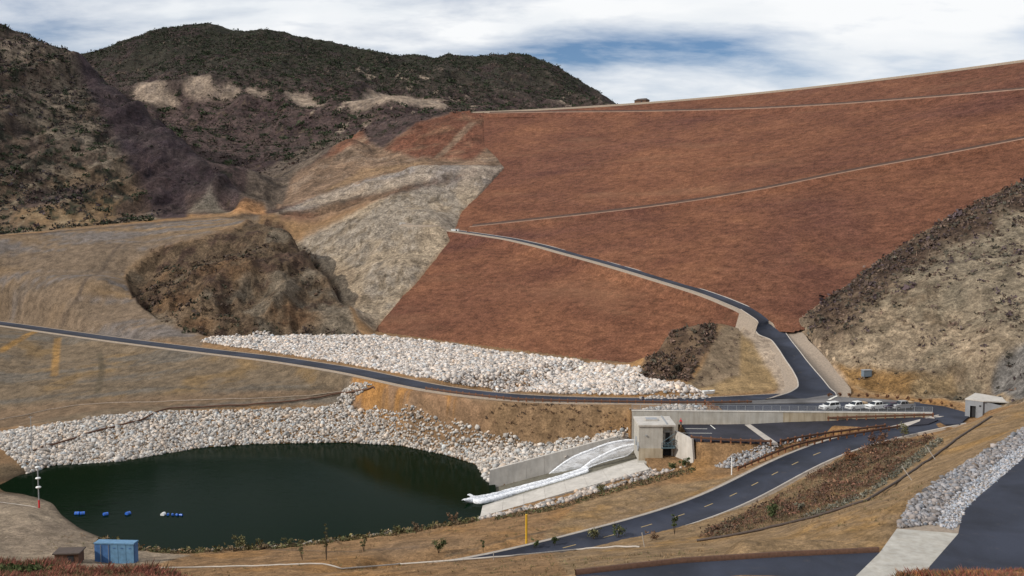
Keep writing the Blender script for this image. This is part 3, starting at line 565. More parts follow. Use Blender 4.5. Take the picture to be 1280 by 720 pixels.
# ---------------------------------------------------------------- the dam
def dam_mat(name):
    m, t, b = principled(name); g = N(t, 'ShaderNodeNewGeometry').outputs['Position']
    ang = -math.atan2(TA.y, TA.x)
    mp = mapping(t, g, rot=(0, 0, ang))
    big = noise(t, mapping(t, mp, (.6, 1.0, 1)), .014, 7, .6, .8); mid = noise(t, mapping(t, mp, (.6, 1, 1.2), rot=(0, 0, .3)), .06, 8, .62, .4); fine = noise(t, mapping(t, mp, (.7, 1, 1)), .42, 9, .8); grain = noise(t, g, 1.6, 6, .85)
    base = ramp(t, big, [(.33, (.120, .052, .038)), (.47, (.152, .066, .041)), (.6, (.190, .083, .047)), (.7, (.168, .072, .043))])
    c = mixrgb(t, 1.0, base, ramp(t, mid, [(.32, (.80, .79, .82)), (.5, (1, 1, 1)), (.68, (1.22, 1.25, 1.2))]), 'MULTIPLY')
    c = mixrgb(t, 1.0, c, ramp(t, fine, [(.38, .62), (.62, 1.42)]), 'MULTIPLY'); c = mixrgb(t, 1.0, c, ramp(t, grain, [(.4, .66), (.6, 1.38)]), 'MULTIPLY')
    # straw coloured stretches low on the slope
    st = noise(t, mapping(t, mp, (.25, 1.2, 1), loc=(20, 5, 0)), .05, 7, .65, .3); c = mixrgb(t, ramp(t, st, [(.56, 0.0), (.72, .28)]), c, (.30, .17, .10))
    L(t, c, b.inputs['Base Color']); b.inputs['Roughness'].default_value = .97; b.inputs['Specular IOR Level'].default_value = .1
    bn = N(t, 'ShaderNodeBump'); bn.inputs['Strength'].default_value = .9; bn.inputs['Distance'].default_value = 1.0
    L(t, math_node(t, 'ADD', math_node(t, 'MULTIPLY', fine, 1.0), math_node(t, 'MULTIPLY', grain, .5)), bn.inputs['Height']); L(t, bn.outputs[0], b.inputs['Normal']); return m
M['dam'] = dam_mat('red_brown_rockfill')
M['cut_shade'] = simple('painted_cut_shade', (.07, .04, .03), .95, var=.3, scale=.5); M['track'] = simple('tan_track', (.24, .145, .10), .95, var=.25, scale=.3)  # cut bank coloured dark to paint in the shadow line above each bench track
dam = empty('dam', (T0.x, T0.y, 0), label='huge embankment dam with a red-brown face crossed by thin sloping tracks', cat='dam')
DAMO = Vector((T0.x, T0.y, 0))
def face_pt(a, v):     # v: 0 toe .. 1 crest (height fraction)
    s = sc_of(a)*v; return (T0.x+TA.x*a+TN.x*s-DAMO.x, T0.y+TA.y*a+TN.y*s-DAMO.y, DZT+(DZC-DZT)*v)
aa = np.linspace(ALO, AHI, 520); vv = np.concatenate([[-.03], np.linspace(0, 1, 300)])
A_, V_ = np.meshgrid(aa, vv, indexing='ij'); s_ = sc_of(A_)*V_
X_ = T0.x+TA.x*A_+TN.x*s_; Y_ = T0.y+TA.y*A_+TN.y*s_; Z_ = DZT+(DZC-DZT)*V_
rel = .25*fbm(X_, Y_, 7, 4, 201, .6)+.4*fbm(X_, Y_, 30, 3, 211)
Z_ = Z_+rel*np.clip((1-V_)*40, 0, 1)*np.clip((V_)*60, 0, 1)
vs = np.stack([X_-DAMO.x, Y_-DAMO.y, Z_], -1).reshape(-1, 3); n0, n1_ = A_.shape
keep = inside(dam_poly, X_, Y_) | (polydist(dam_poly, X_, Y_, closed=True) < np.where(X_ > 20, 5.0, 2.5)) | (V_ > .93)
i_, j_ = np.meshgrid(np.arange(n0-1), np.arange(n1_-1), indexing='ij'); q = np.stack([i_*n1_+j_, (i_+1)*n1_+j_, (i_+1)*n1_+j_+1, i_*n1_+j_+1], -1)[keep[:-1, :-1]]
mesh_from('rockfill_face', vs, q.reshape(-1), 4, M['dam'], dam, smooth=True)
# crest: flat top and upstream side
ca = np.linspace(ALO, AHI, 160); rows = []
for a in ca:
    s = float(sc_of(a)); r_ = []
    for ds, z in ((0, DZC), (.6, DZC+.35), (11.4, DZC+.35), (12, DZC), (130, DZC-60)):
        r_.append((TA.x*a+TN.x*(s+ds), TA.y*a+TN.y*(s+ds), z))
    rows.append(r_)
vs = [p for r_ in rows for p in r_]; fs = []
for i in range(len(rows)-1):
    for j in range(4): fs += [i*5+j, (i+1)*5+j, (i+1)*5+j+1, i*5+j+1]
mesh_from('crest', vs, fs, 4, M['gravel'], dam)
def strip(name, pl, offs, mats, parent=None, origin=Vector((0, 0, 0)), zoff=0.0):
    """cross-section swept along pl; offs = [(side, dz)...], one mesh, a material for each lane"""
    n = len(offs); vs = []; fs = []; mi = []
    up = Vector((0, 0, 1))
    for i, p in enumerate(pl):
        t = (pl[min(i+1, len(pl)-1)]-pl[max(i-1, 0)]); t.z = 0; t.normalize(); s = Vector((t.y, -t.x, 0))
        for o_, dz in offs: vs.append(p+s*o_+up*(dz+zoff)-origin)
    for i in range(len(pl)-1):
        for j in range(n-1): fs += [i*n+j, (i+1)*n+j, (i+1)*n+j+1, i*n+j+1]; mi.append(j)
    o = mesh_from(name, [tuple(v) for v in vs], fs, 4, None, parent)
    names = list(dict.fromkeys(mats)); [o.data.materials.append(M[k]) for k in names]
    o.data.polygons.foreach_set('material_index', [names.index(mats[j]) for j in mi]); o.data.update()
    return o
def dense(pl, st=3.0, smooth=2):
    out = []
    for i in range(len(pl)-1):
        n = max(1, int((pl[i+1]-pl[i]).length/st))
        for k in range(n): out.append(pl[i].lerp(pl[i+1], k/n))
    out.append(pl[-1])
    for _ in range(smooth*6):
        out = [out[0]]+[(out[i-1]+out[i]*2+out[i+1])/4 for i in range(1, len(out)-1)]+[out[-1]]
    return out
def on_dam(pxs, lift=1.1, st=4): return dense([hit_dam(x, y, lift) for x, y in pxs], st)
b1 = on_dam([(610, 141.5), (700, 140), (780, 139.7), (853, 138.6), (953, 135.5), (1053, 130), (1153, 122.5), (1220, 117), (1280, 111.5), (1340, 106)])
strip('bench_track', b1, [(-2.0, 1.1), (-1.5, .1), (.5, .2), (1.1, -.25), (5.0, -3.4)], ['cut_shade', 'cut_shade', 'track', 'dam'], dam, DAMO)
b2 = on_dam([(588, 283.5), (640, 278), (720, 269.5), (790, 261.5), (853, 253.5), (946, 238.5), (1066, 213), (1186, 192), (1280, 173.5), (1340, 162)])
strip('bench_track', b2, [(-2.0, 1.1), (-1.5, .1), (.5, .2), (.9, -.12), (4.6, -3.2)], ['cut_shade', 'cut_shade', 'track', 'dam'], dam, DAMO)
# parapet on the crest, seen as a thin rim
cr = [Vector((T0.x+TA.x*a+TN.x*(float(sc_of(a))+.8), T0.y+TA.y*a+TN.y*(float(sc_of(a))+.8), DZC+.35)) for a in np.linspace(_a.min()-10, AHI, 90)]
strip('parapet', cr, [(-.15, 0), (-.15, .8), (.15, .8), (.15, 0)], ['gravel']*3, dam, DAMO)
# access road climbing the face
_ct = dense([hits(502, 281), hits(530, 283.5), ARP[0]], 2, 0)
for q_ in _ct: q_.z = max(q_.z, float(gz(q_.x, q_.y))+.15)
tag(strip('cut_track', dense(_ct, 2, 1), [(-1.2, .5), (-.8, .1), (.8, .1), (1.1, 0), (2.0, -1.4)], ['gravel', 'asphalt', 'gravel', 'gravel']), kind='structure')
ar_obj = strip('access_road', dense(ARP+[(JLP[0]+JRP[0])/2+Vector((.3, -.3, -.05)), (JLP[1]+JRP[1])/2+Vector((0, 0, -.35)), (JLP[2]+JRP[2])/2+Vector((0, 0, -.6))], 2.5, 1), [(-3.4, -.6), (-2.8, .10), (-2.45, .10), (-2.4, .02), (2.2, .02), (2.22, .10), (2.5, .10), (4.2, -.35), (9.5, -6.6)], ['gravel', 'curb', 'curb', 'asphalt', 'curb', 'curb', 'gravel', 'dam'])
def resm(pl, n):
    a = [0]
    for i in range(1, len(pl)): a.append(a[-1]+(pl[i]-pl[i-1]).length)
    out = []
    for k in range(n):
        q = a[-1]*k/(n-1)*.9999; i = max(j for j in range(len(a)) if a[j] <= q); i = min(i, len(pl)-2); out.append(pl[i].lerp(pl[i+1], (q-a[i])/(a[i+1]-a[i])))
    return out
def fine(pl, n=6):
    out = []
    for i in range(len(pl)-1):
        for k in range(n): out.append(pl[i].lerp(pl[i+1], k/n))
    out.append(pl[-1])
    for _ in range(3): out = [out[0]]+[(out[i-1]+out[i]*2+out[i+1])/4 for i in range(1, len(out)-1)]+[out[-1]]
    return out
fl, fr_ = fine(JLP), fine(JRP); vs = []; fs = []; mi = []
jm = ['gravel', 'gravel', 'curb', 'curb', 'curb', 'asphalt', 'curb', 'curb', 'curb', 'gravel', 'gravel']
for i, (a, b) in enumerate(zip(fl, fr_)):
    l = (a-b); l.z = 0; l.normalize(); w_ = .55+2.3*max(0, min(1, (i/6-3.2)/3))*max(.15, min(1, (11.3-i/6)/2.5)); Zu = Vector((0, 0, 1))
    vs += [a+l*(w_+(5.5 if i < 22 else 1.6))-Zu*(5.2 if i < 22 else 1.1), a+l*w_-Zu*.05, a+l*.30, a+l*.28+Zu*.14, a+l*.03+Zu*.14, a+Zu*.03, b+Zu*.03, b-l*.03+Zu*.14, b-l*.22+Zu*.14, b-l*.24, b-l*(w_+.4)-Zu*.05, b-l*(w_+2.0+2.6*max(0, 1-i/44))+Zu*(.15+1.5*max(0, 1-i/44))]
for i in range(len(fl)-1):
    for j in range(11): fs += [i*12+j, (i+1)*12+j, (i+1)*12+j+1, i*12+j+1]; mi.append(j)
jo = mesh_from('access_road', [tuple(v) for v in vs], fs, 4, None); jn = ['gravel', 'curb', 'asphalt']
for k in jn: jo.data.materials.append(M[k])
jo.data.polygons.foreach_set('material_index', [jn.index(jm[j]) for j in mi]); jo.data.update(); tag(jo, kind='structure')
tag(ar_obj, kind='structure')

# ---------------------------------------------------------------- roads and paved areas
def road(name, pl, half, mat='asphalt', shoulder=1.2, kc='curb'):
    o = strip(name, pl, [(-half-shoulder-1.2, -.7), (-half-shoulder, -.06), (-half-.32, 0), (-half-.3, .10), (-half, .10), (-half+.02, 0), (half-.02, 0), (half, .10), (half+.3, .10), (half+.32, 0), (half+shoulder, -.06), (half+shoulder+1.2, -.7)],
              ['gravel', 'gravel', kc, kc, kc, mat, kc, kc, kc, 'gravel', 'gravel'])
    return tag(o, kind='structure')
mrp = dense(MRP+[P(1000, 494.5, 17.8)], 3); road('main_road', mrp, 3.3, kc='gravel', shoulder=.9)
lrp = dense(LRP, 3); road('lower_road', lrp, 3.9, 'asphalt', .9)
def sheet(name, pl3, mat, lift=0.0, parent=None, kind='structure', plane=None):
    vs = [Vector(p)+Vector((0, 0, lift)) for p in pl3]
    bm = bmesh.new(); bv = [bm.verts.new(v) for v in vs]; top = bm.faces.new(bv)
    if top.normal.z < 0 or True: bmesh.ops.recalc_face_normals(bm, faces=[top])
    ed = bmesh.ops.extrude_face_region(bm, geom=[top]); nv = [e for e in ed['geom'] if isinstance(e, bmesh.types.BMVert)]
    bmesh.ops.translate(bm, verts=nv, vec=(0, 0, -.35)); bmesh.ops.triangulate(bm, faces=bm.faces[:]); bmesh.ops.recalc_face_normals(bm, faces=bm.faces[:])
    me = bpy.data.meshes.new(name); bm.to_mesh(me); bm.free(); me.materials.append(M[mat]); o = bpy.data.objects.new(name, me); COL.objects.link(o)
    if kind: o['kind'] = kind
    if parent: o.parent = parent
    return o
sheet('parking_area', UPPER, 'asphalt', .03)
sheet('lower_pad', LOWPAD, 'asphalt_new', 0.0)
sheet('ramp_road', LOWRAMP, 'asphalt_new', .012)
sheet('junction_apron', [P(*p) for p in ((885, 503, 17.62), (950, 501, 17.7), (992, 497.5, 17.8), (1015, 490, 17.92), (1025, 490, 17.95), (1050, 497, 18), (1100, 499.5, 18), (1150, 503.5, 18.02), (1100, 502.5, 18), (1060, 503, 17.9), (1010, 504, 17.8), (960, 505, 17.72), (890, 505.5, 17.66))], 'apron', .14)
sheet('gutter', [P(*p) for p in ((931, 531, 15.5), (938, 530.5, 15.5), (972, 554, 15.35), (962, 554, 15.35))], 'curb', .05)
sheet('gutter', [P(*p) for p in ((1108, 534.5, 16.65), (1133, 533, 17.0), (1180, 520.5, 18), (1166, 520.5, 18))], 'curb', .06)
def cor(x, y): p = P(x, y, 30.0); return (p.x, p.y, 30.0)
sheet('foreground_road', [(6, 60, 30), (12, 80, 30.0), cor(720, 719), cor(853, 704), cor(980, 696), cor(1100, 690.5), cor(1068, 722), (28, 60, 30)], 'asphalt', .0)
sheet('foreground_gutter', [cor(1100, 690.5), cor(1121, 661), cor(1160, 664), cor(1198, 667), cor(1150, 722), (31.5, 72, 30), (25, 72, 30), cor(1068, 722)], 'concrete', .02)
sheet('foreground_lot', [cor(1198, 667), cor(1201, 650), cor(1206, 638), cor(1220, 623), cor(1250, 598), cor(1280, 572), (75, 133, 30), (110, 133, 30), (110, 60, 30), (31.5, 60, 30), (31.5, 72, 30), cor(1150, 722)], 'asphalt', .01)
sheet('gravel_drain', [cor(1121, 661), cor(1136, 626), cor(1173, 599), cor(1225, 566), cor(1280, 534), (90, 160, 30), (100, 160, 30), (75, 133, 30), cor(1280, 572), cor(1250, 598), cor(1220, 623), cor(1206, 638), cor(1201, 650), cor(1198, 667), cor(1160, 664)], 'gravel', -.06)
# dark timber edging of the foreground road
e = [Vector(cor(x, y)) for x, y in ((720, 717.5), (790, 709.5), (853, 702.5), (980, 694.5), (1060, 691), (1099, 689))]
tag(strip('road_edging', dense(e, 2, 0), [(-.2, -.2), (-.2, .35), (.05, .35), (.05, -.2)], ['rust']*3), 'dark timber edging along the far side of the foreground road', 'edging')
# centre dashes of the lower road
tot = 0; last = lrp[0]; k = 0; acc = [0]
for i in range(1, len(lrp)): acc.append(acc[-1]+(lrp[i]-lrp[i-1]).length)
def at_len(pl, acc, s):
    i = min(max(np.searchsorted(acc, s)-1, 0), len(pl)-2); f = (s-acc[i])/(acc[i+1]-acc[i]); return pl[i].lerp(pl[i+1], f)
marks = []
s = 8.0
while s < acc[-1]-30: marks.append([at_len(lrp, acc, s+q) for q in (0, 1.15, 2.3)]); s += 7.32
mk = empty('centre_line', (0, 0, 0)); mk['kind'] = 'structure'
for m_ in marks:
    strip('road_dash', m_, [(-.10, .012), (.10, .012)], ['yline'], mk)
# parking bay lines on the pad and edge stripe
for (x0, y0, x1, y1) in ((852, 541.5, 890, 541.8), (856, 536, 884, 536.3), (888, 531.5, 894, 536.5), (866, 546.5, 872, 547)):
    strip('bay_line', [P(x0, y0, 15.38), P(x1, y1, 15.38)], [(-.12, .045), (.12, .045)], ['line'], mk)
for (x0, y0, x1, y1) in ((1036, 500, 1046, 495),): strip('stop_line', [P(x0, y0, 18.15), P(x1, y1, 18.15)], [(-.3, .05), (.3, .05)], ['line'], mk)

# ---------------------------------------------------------------- water
def water_mat():
    m, t, b = principled('pond_water'); g = N(t, 'ShaderNodeNewGeometry').outputs['Position']
    L(t, mixrgb(t, noise(t, g, .03, 3), (.001, .008, .004), (.004, .010, .003)), b.inputs['Base Color'])
    b.inputs['Roughness'].default_value = .08; b.inputs['IOR'].default_value = 1.25; b.inputs['Specular IOR Level'].default_value = .02
    bn = N(t, 'ShaderNodeBump'); bn.inputs['Strength'].default_value = .14; bn.inputs['Distance'].default_value = .12
    h = math_node(t, 'ADD', noise(t, mapping(t, g, (.5, 1.6, 1), rot=(0, 0, .5)), 1.1, 4, .55, .6), noise(t, g, .15, 3)); L(t, h, bn.inputs['Height']); L(t, bn.outputs[0], b.inputs['Normal']); return m
M['water'] = water_mat()
wp = [(p.x+(p.x+45)*.05, p.y+(p.y-205)*.05, WZ) for p in SHORE]
me = bpy.data.meshes.new('pond'); me.from_pydata(wp, [], [tuple(range(len(wp)))]); me.materials.append(M['water']); o = bpy.data.objects.new('pond', me); COL.objects.link(o); o['kind'] = 'structure'

# ---------------------------------------------------------------- loose rock
def attr_mat(name, rough=.9, scale=2.0, var=.2, bump=.4, sss=0):
    m, t, b = principled(name); at = N(t, 'ShaderNodeAttribute', attribute_name='col'); g = N(t, 'ShaderNodeNewGeometry').outputs['Position']
    n = noise(t, g, scale, 5, .65); L(t, mixrgb(t, 1.0, at.outputs['Color'], ramp(t, n, [(.3, 1-var), (.7, 1+var)]), 'MULTIPLY'), b.inputs['Base Color'])
    b.inputs['Roughness'].default_value = rough; b.inputs['Specular IOR Level'].default_value = .2
    if bump:
        bn = N(t, 'ShaderNodeBump'); bn.inputs['Strength'].default_value = bump; bn.inputs['Distance'].default_value = .1; L(t, n, bn.inputs['Height']); L(t, bn.outputs[0], b.inputs['Normal'])
    return m
M['stone'] = attr_mat('quarried_stone'); M['leaf'] = attr_mat('dry_foliage', .85, 1.5, .3, 0)
_bm = bmesh.new(); bmesh.ops.create_icosphere(_bm, subdivisions=1, radius=1); ICOV = np.array([v.co for v in _bm.verts]); ICOF = np.array([[v.index for v in f.verts] for f in _bm.faces]); _bm.free()
def rand_rot(n):
    q = rng.normal(size=(n, 4)); q /= np.linalg.norm(q, axis=1)[:, None]; w, x, y, z = q.T
    return np.stack([1-2*(y*y+z*z), 2*(x*y-z*w), 2*(x*z+y*w), 2*(x*y+z*w), 1-2*(x*x+z*z), 2*(y*z-x*w), 2*(x*z-y*w), 2*(y*z+x*w), 1-2*(x*x+y*y)], -1).reshape(n, 3, 3)
def in_poly_pts(poly, spacing, jit=.9):
    p = np.array(poly); x = np.arange(p[:, 0].min(), p[:, 0].max(), spacing); y = np.arange(p[:, 1].min(), p[:, 1].max(), spacing)
    X, Y = np.meshgrid(x, y); X = X+(rng.random(X.shape)-.5)*spacing*jit; Y = Y+(rng.random(Y.shape)-.5)*spacing*jit
    m = inside(poly, X, Y); return X[m], Y[m]
def rocks(name, poly, spacing, size, col=(.50, .455, .42), var=.22, embed=.25, warm=.06, zf=None):
    X, Y = in_poly_pts(poly, spacing*.62)
    g1 = (gz(X+.6, Y)-gz(X-.6, Y))/1.2; g2 = (gz(X, Y+.6)-gz(X, Y-.6))/1.2; w = rng.random(len(X)) < .385*np.sqrt(1+(g1*g1+g2*g2).clip(0, 6)*1.6); X = X[w]; Y = Y[w]; n = len(X); Z = gz(X, Y) if zf is None else zf(X, Y)
    sc = size*.5*np.exp(rng.normal(0, .28, n)); sc3 = sc[:, None]*(1+.42*rng.uniform(-1, 1, (n, 3)))
    base = ICOV[None]*(1+.42*rng.uniform(-1, 1, (n, 12, 1))); base = np.sign(base)*np.abs(base)**.6; base = base*sc3[:, None, :]
    v = np.einsum('nij,nkj->nki', rand_rot(n), base); v[..., 2] *= .85
    v += np.stack([X, Y, Z+sc*embed+rng.uniform(0, .25, n)*sc], -1)[:, None, :]
    f = ICOF[None]+(np.arange(n)*12)[:, None, None]
    b = rng.normal(1, var, n).clip(.35, 1.5)*np.where(rng.random(n) < .12, .6, 1); wv = rng.normal(0, warm, n); c = np.array(col)[None]*b[:, None]*np.stack([1+wv, np.ones(n), 1-wv], -1)
    o = mesh_from(name, v.reshape(-1, 3), f.reshape(-1), 3, M['stone'], cols=np.repeat(c.clip(.03, .8), 12, 0)); tag(o, kind='stuff'); return o
def xy(*pl): return [(P(*p).x, P(*p).y) for p in pl]
pol_up = poly_px([(252, 428), (262, 423), (300, 421), (340, 420), (400, 420), (440, 421), (467, 420), (500, 423), (560, 430), (620, 439), (700, 449), (800, 461), (806, 474), (865, 484), (880, 491), (800, 494), (720, 494), (650, 490), (580, 483), (520, 472), (470, 462), (420, 453), (340, 441)])
rocks('boulder_field', pol_up, .56, .69, (.53, .475, .43))
pol_lo = poly_px([(-40, 546), (0, 541), (60, 532), (130, 521), (210, 515), (300, 513), (400, 511), (420, 505), (430, 490), (445, 481), (466, 481), (462, 488), (445, 497), (436, 508), (500, 521), (560, 530), (620, 546), (680, 556), (730, 549), (786, 536)], closed=False)
mids = [(FT1.x, FT1.y), (FT0.x, FT0.y)]+[(p.x, p.y) for p in sf[::-1][1:-2]]
rocks('shore_riprap', pol_lo+[(p[0], p[1]) for p in mids], .47, .58, (.45, .41, .37))
rocks('chute_riprap', [(NO0.x, NO0.y+1), (NO1.x, NO1.y+1), (NO1.x+6, NO1.y-1)]+poly_px([(858, 584), (838, 590), (800, 601), (768, 610), (700, 630), (640, 642), (598, 650)]), .55, .66, (.40, .355, .32))
rocks('drain_riprap', poly_px([(891, 584), (910, 575), (930, 567), (950, 559), (968, 556), (990, 552), (1030, 546), (1000, 553), (975, 562), (950, 573), (930, 582), (912, 586)]), .34, .42, (.30, .285, .28), embed=.4)
rocks('gravel_stones', [(a, b) for a, b, _ in (cor(1121, 660), cor(1137, 627), cor(1174, 600), cor(1226, 567), cor(1280, 535), (88, 156, 30), (90, 150, 30), cor(1280, 553), cor(1235, 585), cor(1195, 618), cor(1165, 655))], .30, .36, (.25, .235, .235), zf=lambda x, y: np.full(x.shape, 29.95))
rocks('gravel_fines', [(a, b) for a, b, _ in (cor(1165, 655), cor(1195, 618), cor(1235, 585), cor(1280, 553), (90, 150, 30), cor(1281, 571), cor(1250, 598), cor(1220, 623), cor(1206, 638), cor(1200, 655), cor(1190, 662))], .24, .22, (.36, .365, .39), .15, zf=lambda x, y: np.full(x.shape, 29.93))
rocks('pond_edge_stones', [(p.x, p.y-.3) for p in sn_[2:7]]+[(p.x, p.y-2.2) for p in sn_[2:7]][::-1], .8, .5, (.30, .26, .21))
rocks('track_stones', poly_px([(800, 497), (880, 493), (893, 497), (880, 500), (800, 500)]), .7, .55, (.42, .38, .35)); rocks('wall_stones', xy((800, 513, 17.4), (830, 508, 17.4), (862, 506, 17.4), (885, 509, 17.5), (880, 514, 17.5)), .6, .55, (.40, .37, .34))

# ---------------------------------------------------------------- foliage
def leaves(name, X, Y, Z, size, nleaf, cols, leaf=.34, flat=.75, var=.3, parent=None, upright=False, kind='stuff', origin=(0, 0, 0)):
    n = len(X); size = np.broadcast_to(np.asarray(size, float), (n,)); K = nleaf
    d = rng.normal(size=(n, K, 3)); d /= np.linalg.norm(d, axis=2)[..., None]; r = rng.random((n, K, 1))**.45
    lump = 1+.35*np.sin(d[..., :1]*3+rng.random((n, 1, 1))*6)*np.cos(d[..., 1:2]*4+rng.random((n, 1, 1))*6)
    c = d*r*lump*size[:, None, None]; c[..., 2] = np.abs(c[..., 2])*flat*1.25
    c += np.stack([X, Y, Z], -1)[:, None, :]
    a = rng.normal(size=(n, K, 3)); a /= np.linalg.norm(a, axis=2)[..., None]; b = rng.normal(size=(n, K, 3)); b -= a*(a*b).sum(2, keepdims=True); b /= np.linalg.norm(b, axis=2)[..., None]
    ls = leaf*size[:, None, None]*rng.uniform(.6, 1.3, (n, K, 1))
    v = np.stack([c-a*ls, c-b*ls*.6, c+a*ls, c+b*ls*.6], 2)-np.array(origin)
    f = np.arange(n*K*4); cols = np.asarray(cols, float); ci = cols[rng.integers(0, len(cols), n)][:, None, :]*rng.normal(1, var*.6, (n, 1, 1)).clip(.4, 1.8)*rng.normal(1, var, (n, K, 1)).clip(.35, 1.9)
    cc = np.repeat(ci[:, :, None, :], 4, 2).reshape(-1, 3)
    o = mesh_from(name, v.reshape(-1, 3), f, 4, M['leaf'], parent, cols=cc.clip(.008, .8))
    if kind: o['kind'] = kind
    return o
GRN = [(.035, .048, .020), (.045, .052, .028), (.03, .038, .02)]; DRY = [(.085, .052, .045), (.10, .07, .05), (.07, .05, .045)]; RUST = [(.17, .075, .035), (.22, .11, .05), (.12, .06, .04)]
def scatter(name, box, n, size, cols, accept, **k):
    X = rng.uniform(box[0], box[1], n); Y = rng.uniform(box[2], box[3], n); w = accept(X, Y) > rng.random(n); X = X[w]; Y = Y[w]
    return leaves(name, X, Y, gz(X, Y)-.15*size, size*np.exp(rng.normal(0, .35, len(X))), k.pop('nleaf', 12), cols, **k)
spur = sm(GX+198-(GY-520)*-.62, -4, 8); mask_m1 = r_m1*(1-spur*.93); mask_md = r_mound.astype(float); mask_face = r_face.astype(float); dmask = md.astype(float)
cutm = cutd
def far_ok(x, y): return (1-gz(x, y, cutm))*(1-gz(x, y, r_m1.astype(float)))*(y > 690)*(1-gz(x, y, dmask))*(1-gz(x, y, mask_md))*(np.abs(x) < y*.56)*np.clip(.35+.65*(gz(x, y)-120)/90, .15, 1)*np.clip(.6+1.2*fbm(x, y, 60, 4, 301), 0, 1)
scatter('mountain_chaparral', (-620, 160, 690, 1320), 52000, 1.9, [(.030, .042, .022), (.038, .047, .027), (.026, .036, .02), (.050, .042, .034)], far_ok, nleaf=12, leaf=.30, var=.2, flat=.5)
scatter('mountain_dry_brush', (-500, 120, 640, 1250), 15000, 1.6, [(.085, .058, .05), (.10, .075, .058), (.065, .052, .045)], lambda x, y: (1-gz(x, y, cutm))*(1-gz(x, y, dmask))*(1-gz(x, y, mask_md))*(1-gz(x, y, r_m1.astype(float)))*(np.abs(x) < y*.56), nleaf=9, leaf=.32, flat=.5)
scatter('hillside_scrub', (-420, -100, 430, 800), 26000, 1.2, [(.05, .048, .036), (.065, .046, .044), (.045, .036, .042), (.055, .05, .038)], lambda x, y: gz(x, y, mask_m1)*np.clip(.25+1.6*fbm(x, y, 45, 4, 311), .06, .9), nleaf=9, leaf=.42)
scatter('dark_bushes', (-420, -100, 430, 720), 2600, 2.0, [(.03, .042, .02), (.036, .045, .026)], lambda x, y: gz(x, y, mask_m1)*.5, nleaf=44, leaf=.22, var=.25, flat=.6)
scatter('dark_bushes', (-420, 120, 700, 1150), 2200, 3.0, [(.028, .042, .018), (.036, .048, .024)], lambda x, y: (1-gz(x, y, cutm))*(1-gz(x, y, dmask))*(1-gz(x, y, r_m1.astype(float)))*.4*(np.abs(x) < y*.56), nleaf=44, leaf=.22, var=.25, flat=.6)
scatter('outcrop_scrub', (-170, -30, 320, 470), 5200, 1.1, [(.07, .05, .04), (.055, .055, .035), (.10, .065, .045)], lambda x, y: gz(x, y, r_knob.astype(float))*np.clip(.35+1.6*fbm(x, y, 22, 4, 321), 0, 1), nleaf=10, leaf=.4)
mr_ = r_right.astype(float); grl = [tuple(p)[:2] for p in GRP]
def right_ok(x, y): return gz(x, y, mr_)*np.clip((1.25-polydist(grl, x, y)/22)*np.clip((x-74)/14, 0, 1), .03+.05*(x > 85)+.38*np.clip((x-108)/12, 0, 1)*(fbm(x, y, 12, 4, 331) > -.05), 1)
scatter('hillside_scrub', (60, 260, 190, 400), 34000, .72, [(.105, .075, .062), (.13, .09, .068), (.075, .068, .052), (.085, .062, .066)], right_ok, nleaf=9, leaf=.42)
scatter('knoll_scrub', (20, 80, 230, 285), 9000, .62, [(.09, .062, .052), (.065, .058, .042), (.13, .085, .065)], lambda x, y: gz(x, y, r_knoll.astype(float))*np.clip(.55+1.3*fbm(x, y, 6, 3, 381), .1, 1), nleaf=12, leaf=.4)
pk = poly_px([(900, 412), (924, 412), (922, 470), (885, 484), (862, 480), (880, 455)]); X, Y = in_poly_pts(pk, 2.0); w = rng.random(len(X)) < .45; leaves('bank_scrub', X[w], Y[w], gz(X[w], Y[w]), .55, 10, DRY)
X, Y = in_poly_pts(poly_px([(640, 506), (700, 507), (788, 510), (786, 532), (700, 553), (640, 545), (600, 530)]), .75); w = rng.random(len(X)) < .55; leaves('bank_tufts', X[w], Y[w], gz(X[w], Y[w])-.1, rng.uniform(.3, .8, w.sum()), 14, [(.09, .055, .038), (.12, .07, .045), (.07, .05, .038)])
X, Y = in_poly_pts(poly_px([(590, 575), (640, 560), (690, 575), (650, 592), (612, 600)]), 2.2); leaves('shore_weeds', X, Y, gz(X, Y), .5, 12, [(.14, .13, .07), (.17, .12, .08)])
# brush slope beside the lower road
pb = poly_px([(870, 672), (920, 648), (960, 628), (1000, 603), (1040, 582), (1070, 566), (1100, 555), (1135, 548), (1170, 545), (1150, 562), (1120, 592), (1083, 617), (1040, 638), (1000, 650), (953, 660), (900, 672)])
X, Y = in_poly_pts(pb, .62); w = rng.random(len(X)) < np.clip(.62+1.6*fbm(X, Y, 7, 4, 341)+(Y-150)*.006, .08, .97); X = X[w]; Y = Y[w]
leaves('verge_brush', X, Y, gz(X, Y)-.05, np.exp(rng.normal(-.75, .45, len(X))).clip(.15, 1.3), 24, [(.15, .075, .052), (.12, .07, .048), (.085, .07, .045), (.17, .095, .06), (.09, .062, .045)], leaf=.2)
X, Y = in_poly_pts(poly_px([(1000, 648), (1083, 615), (1140, 572), (1175, 547), (1180, 552), (1130, 590), (1083, 622), (1010, 648)]), .7); leaves('grey_sage', X, Y, gz(X, Y), .45, 14, [(.16, .15, .12), (.13, .13, .10)])
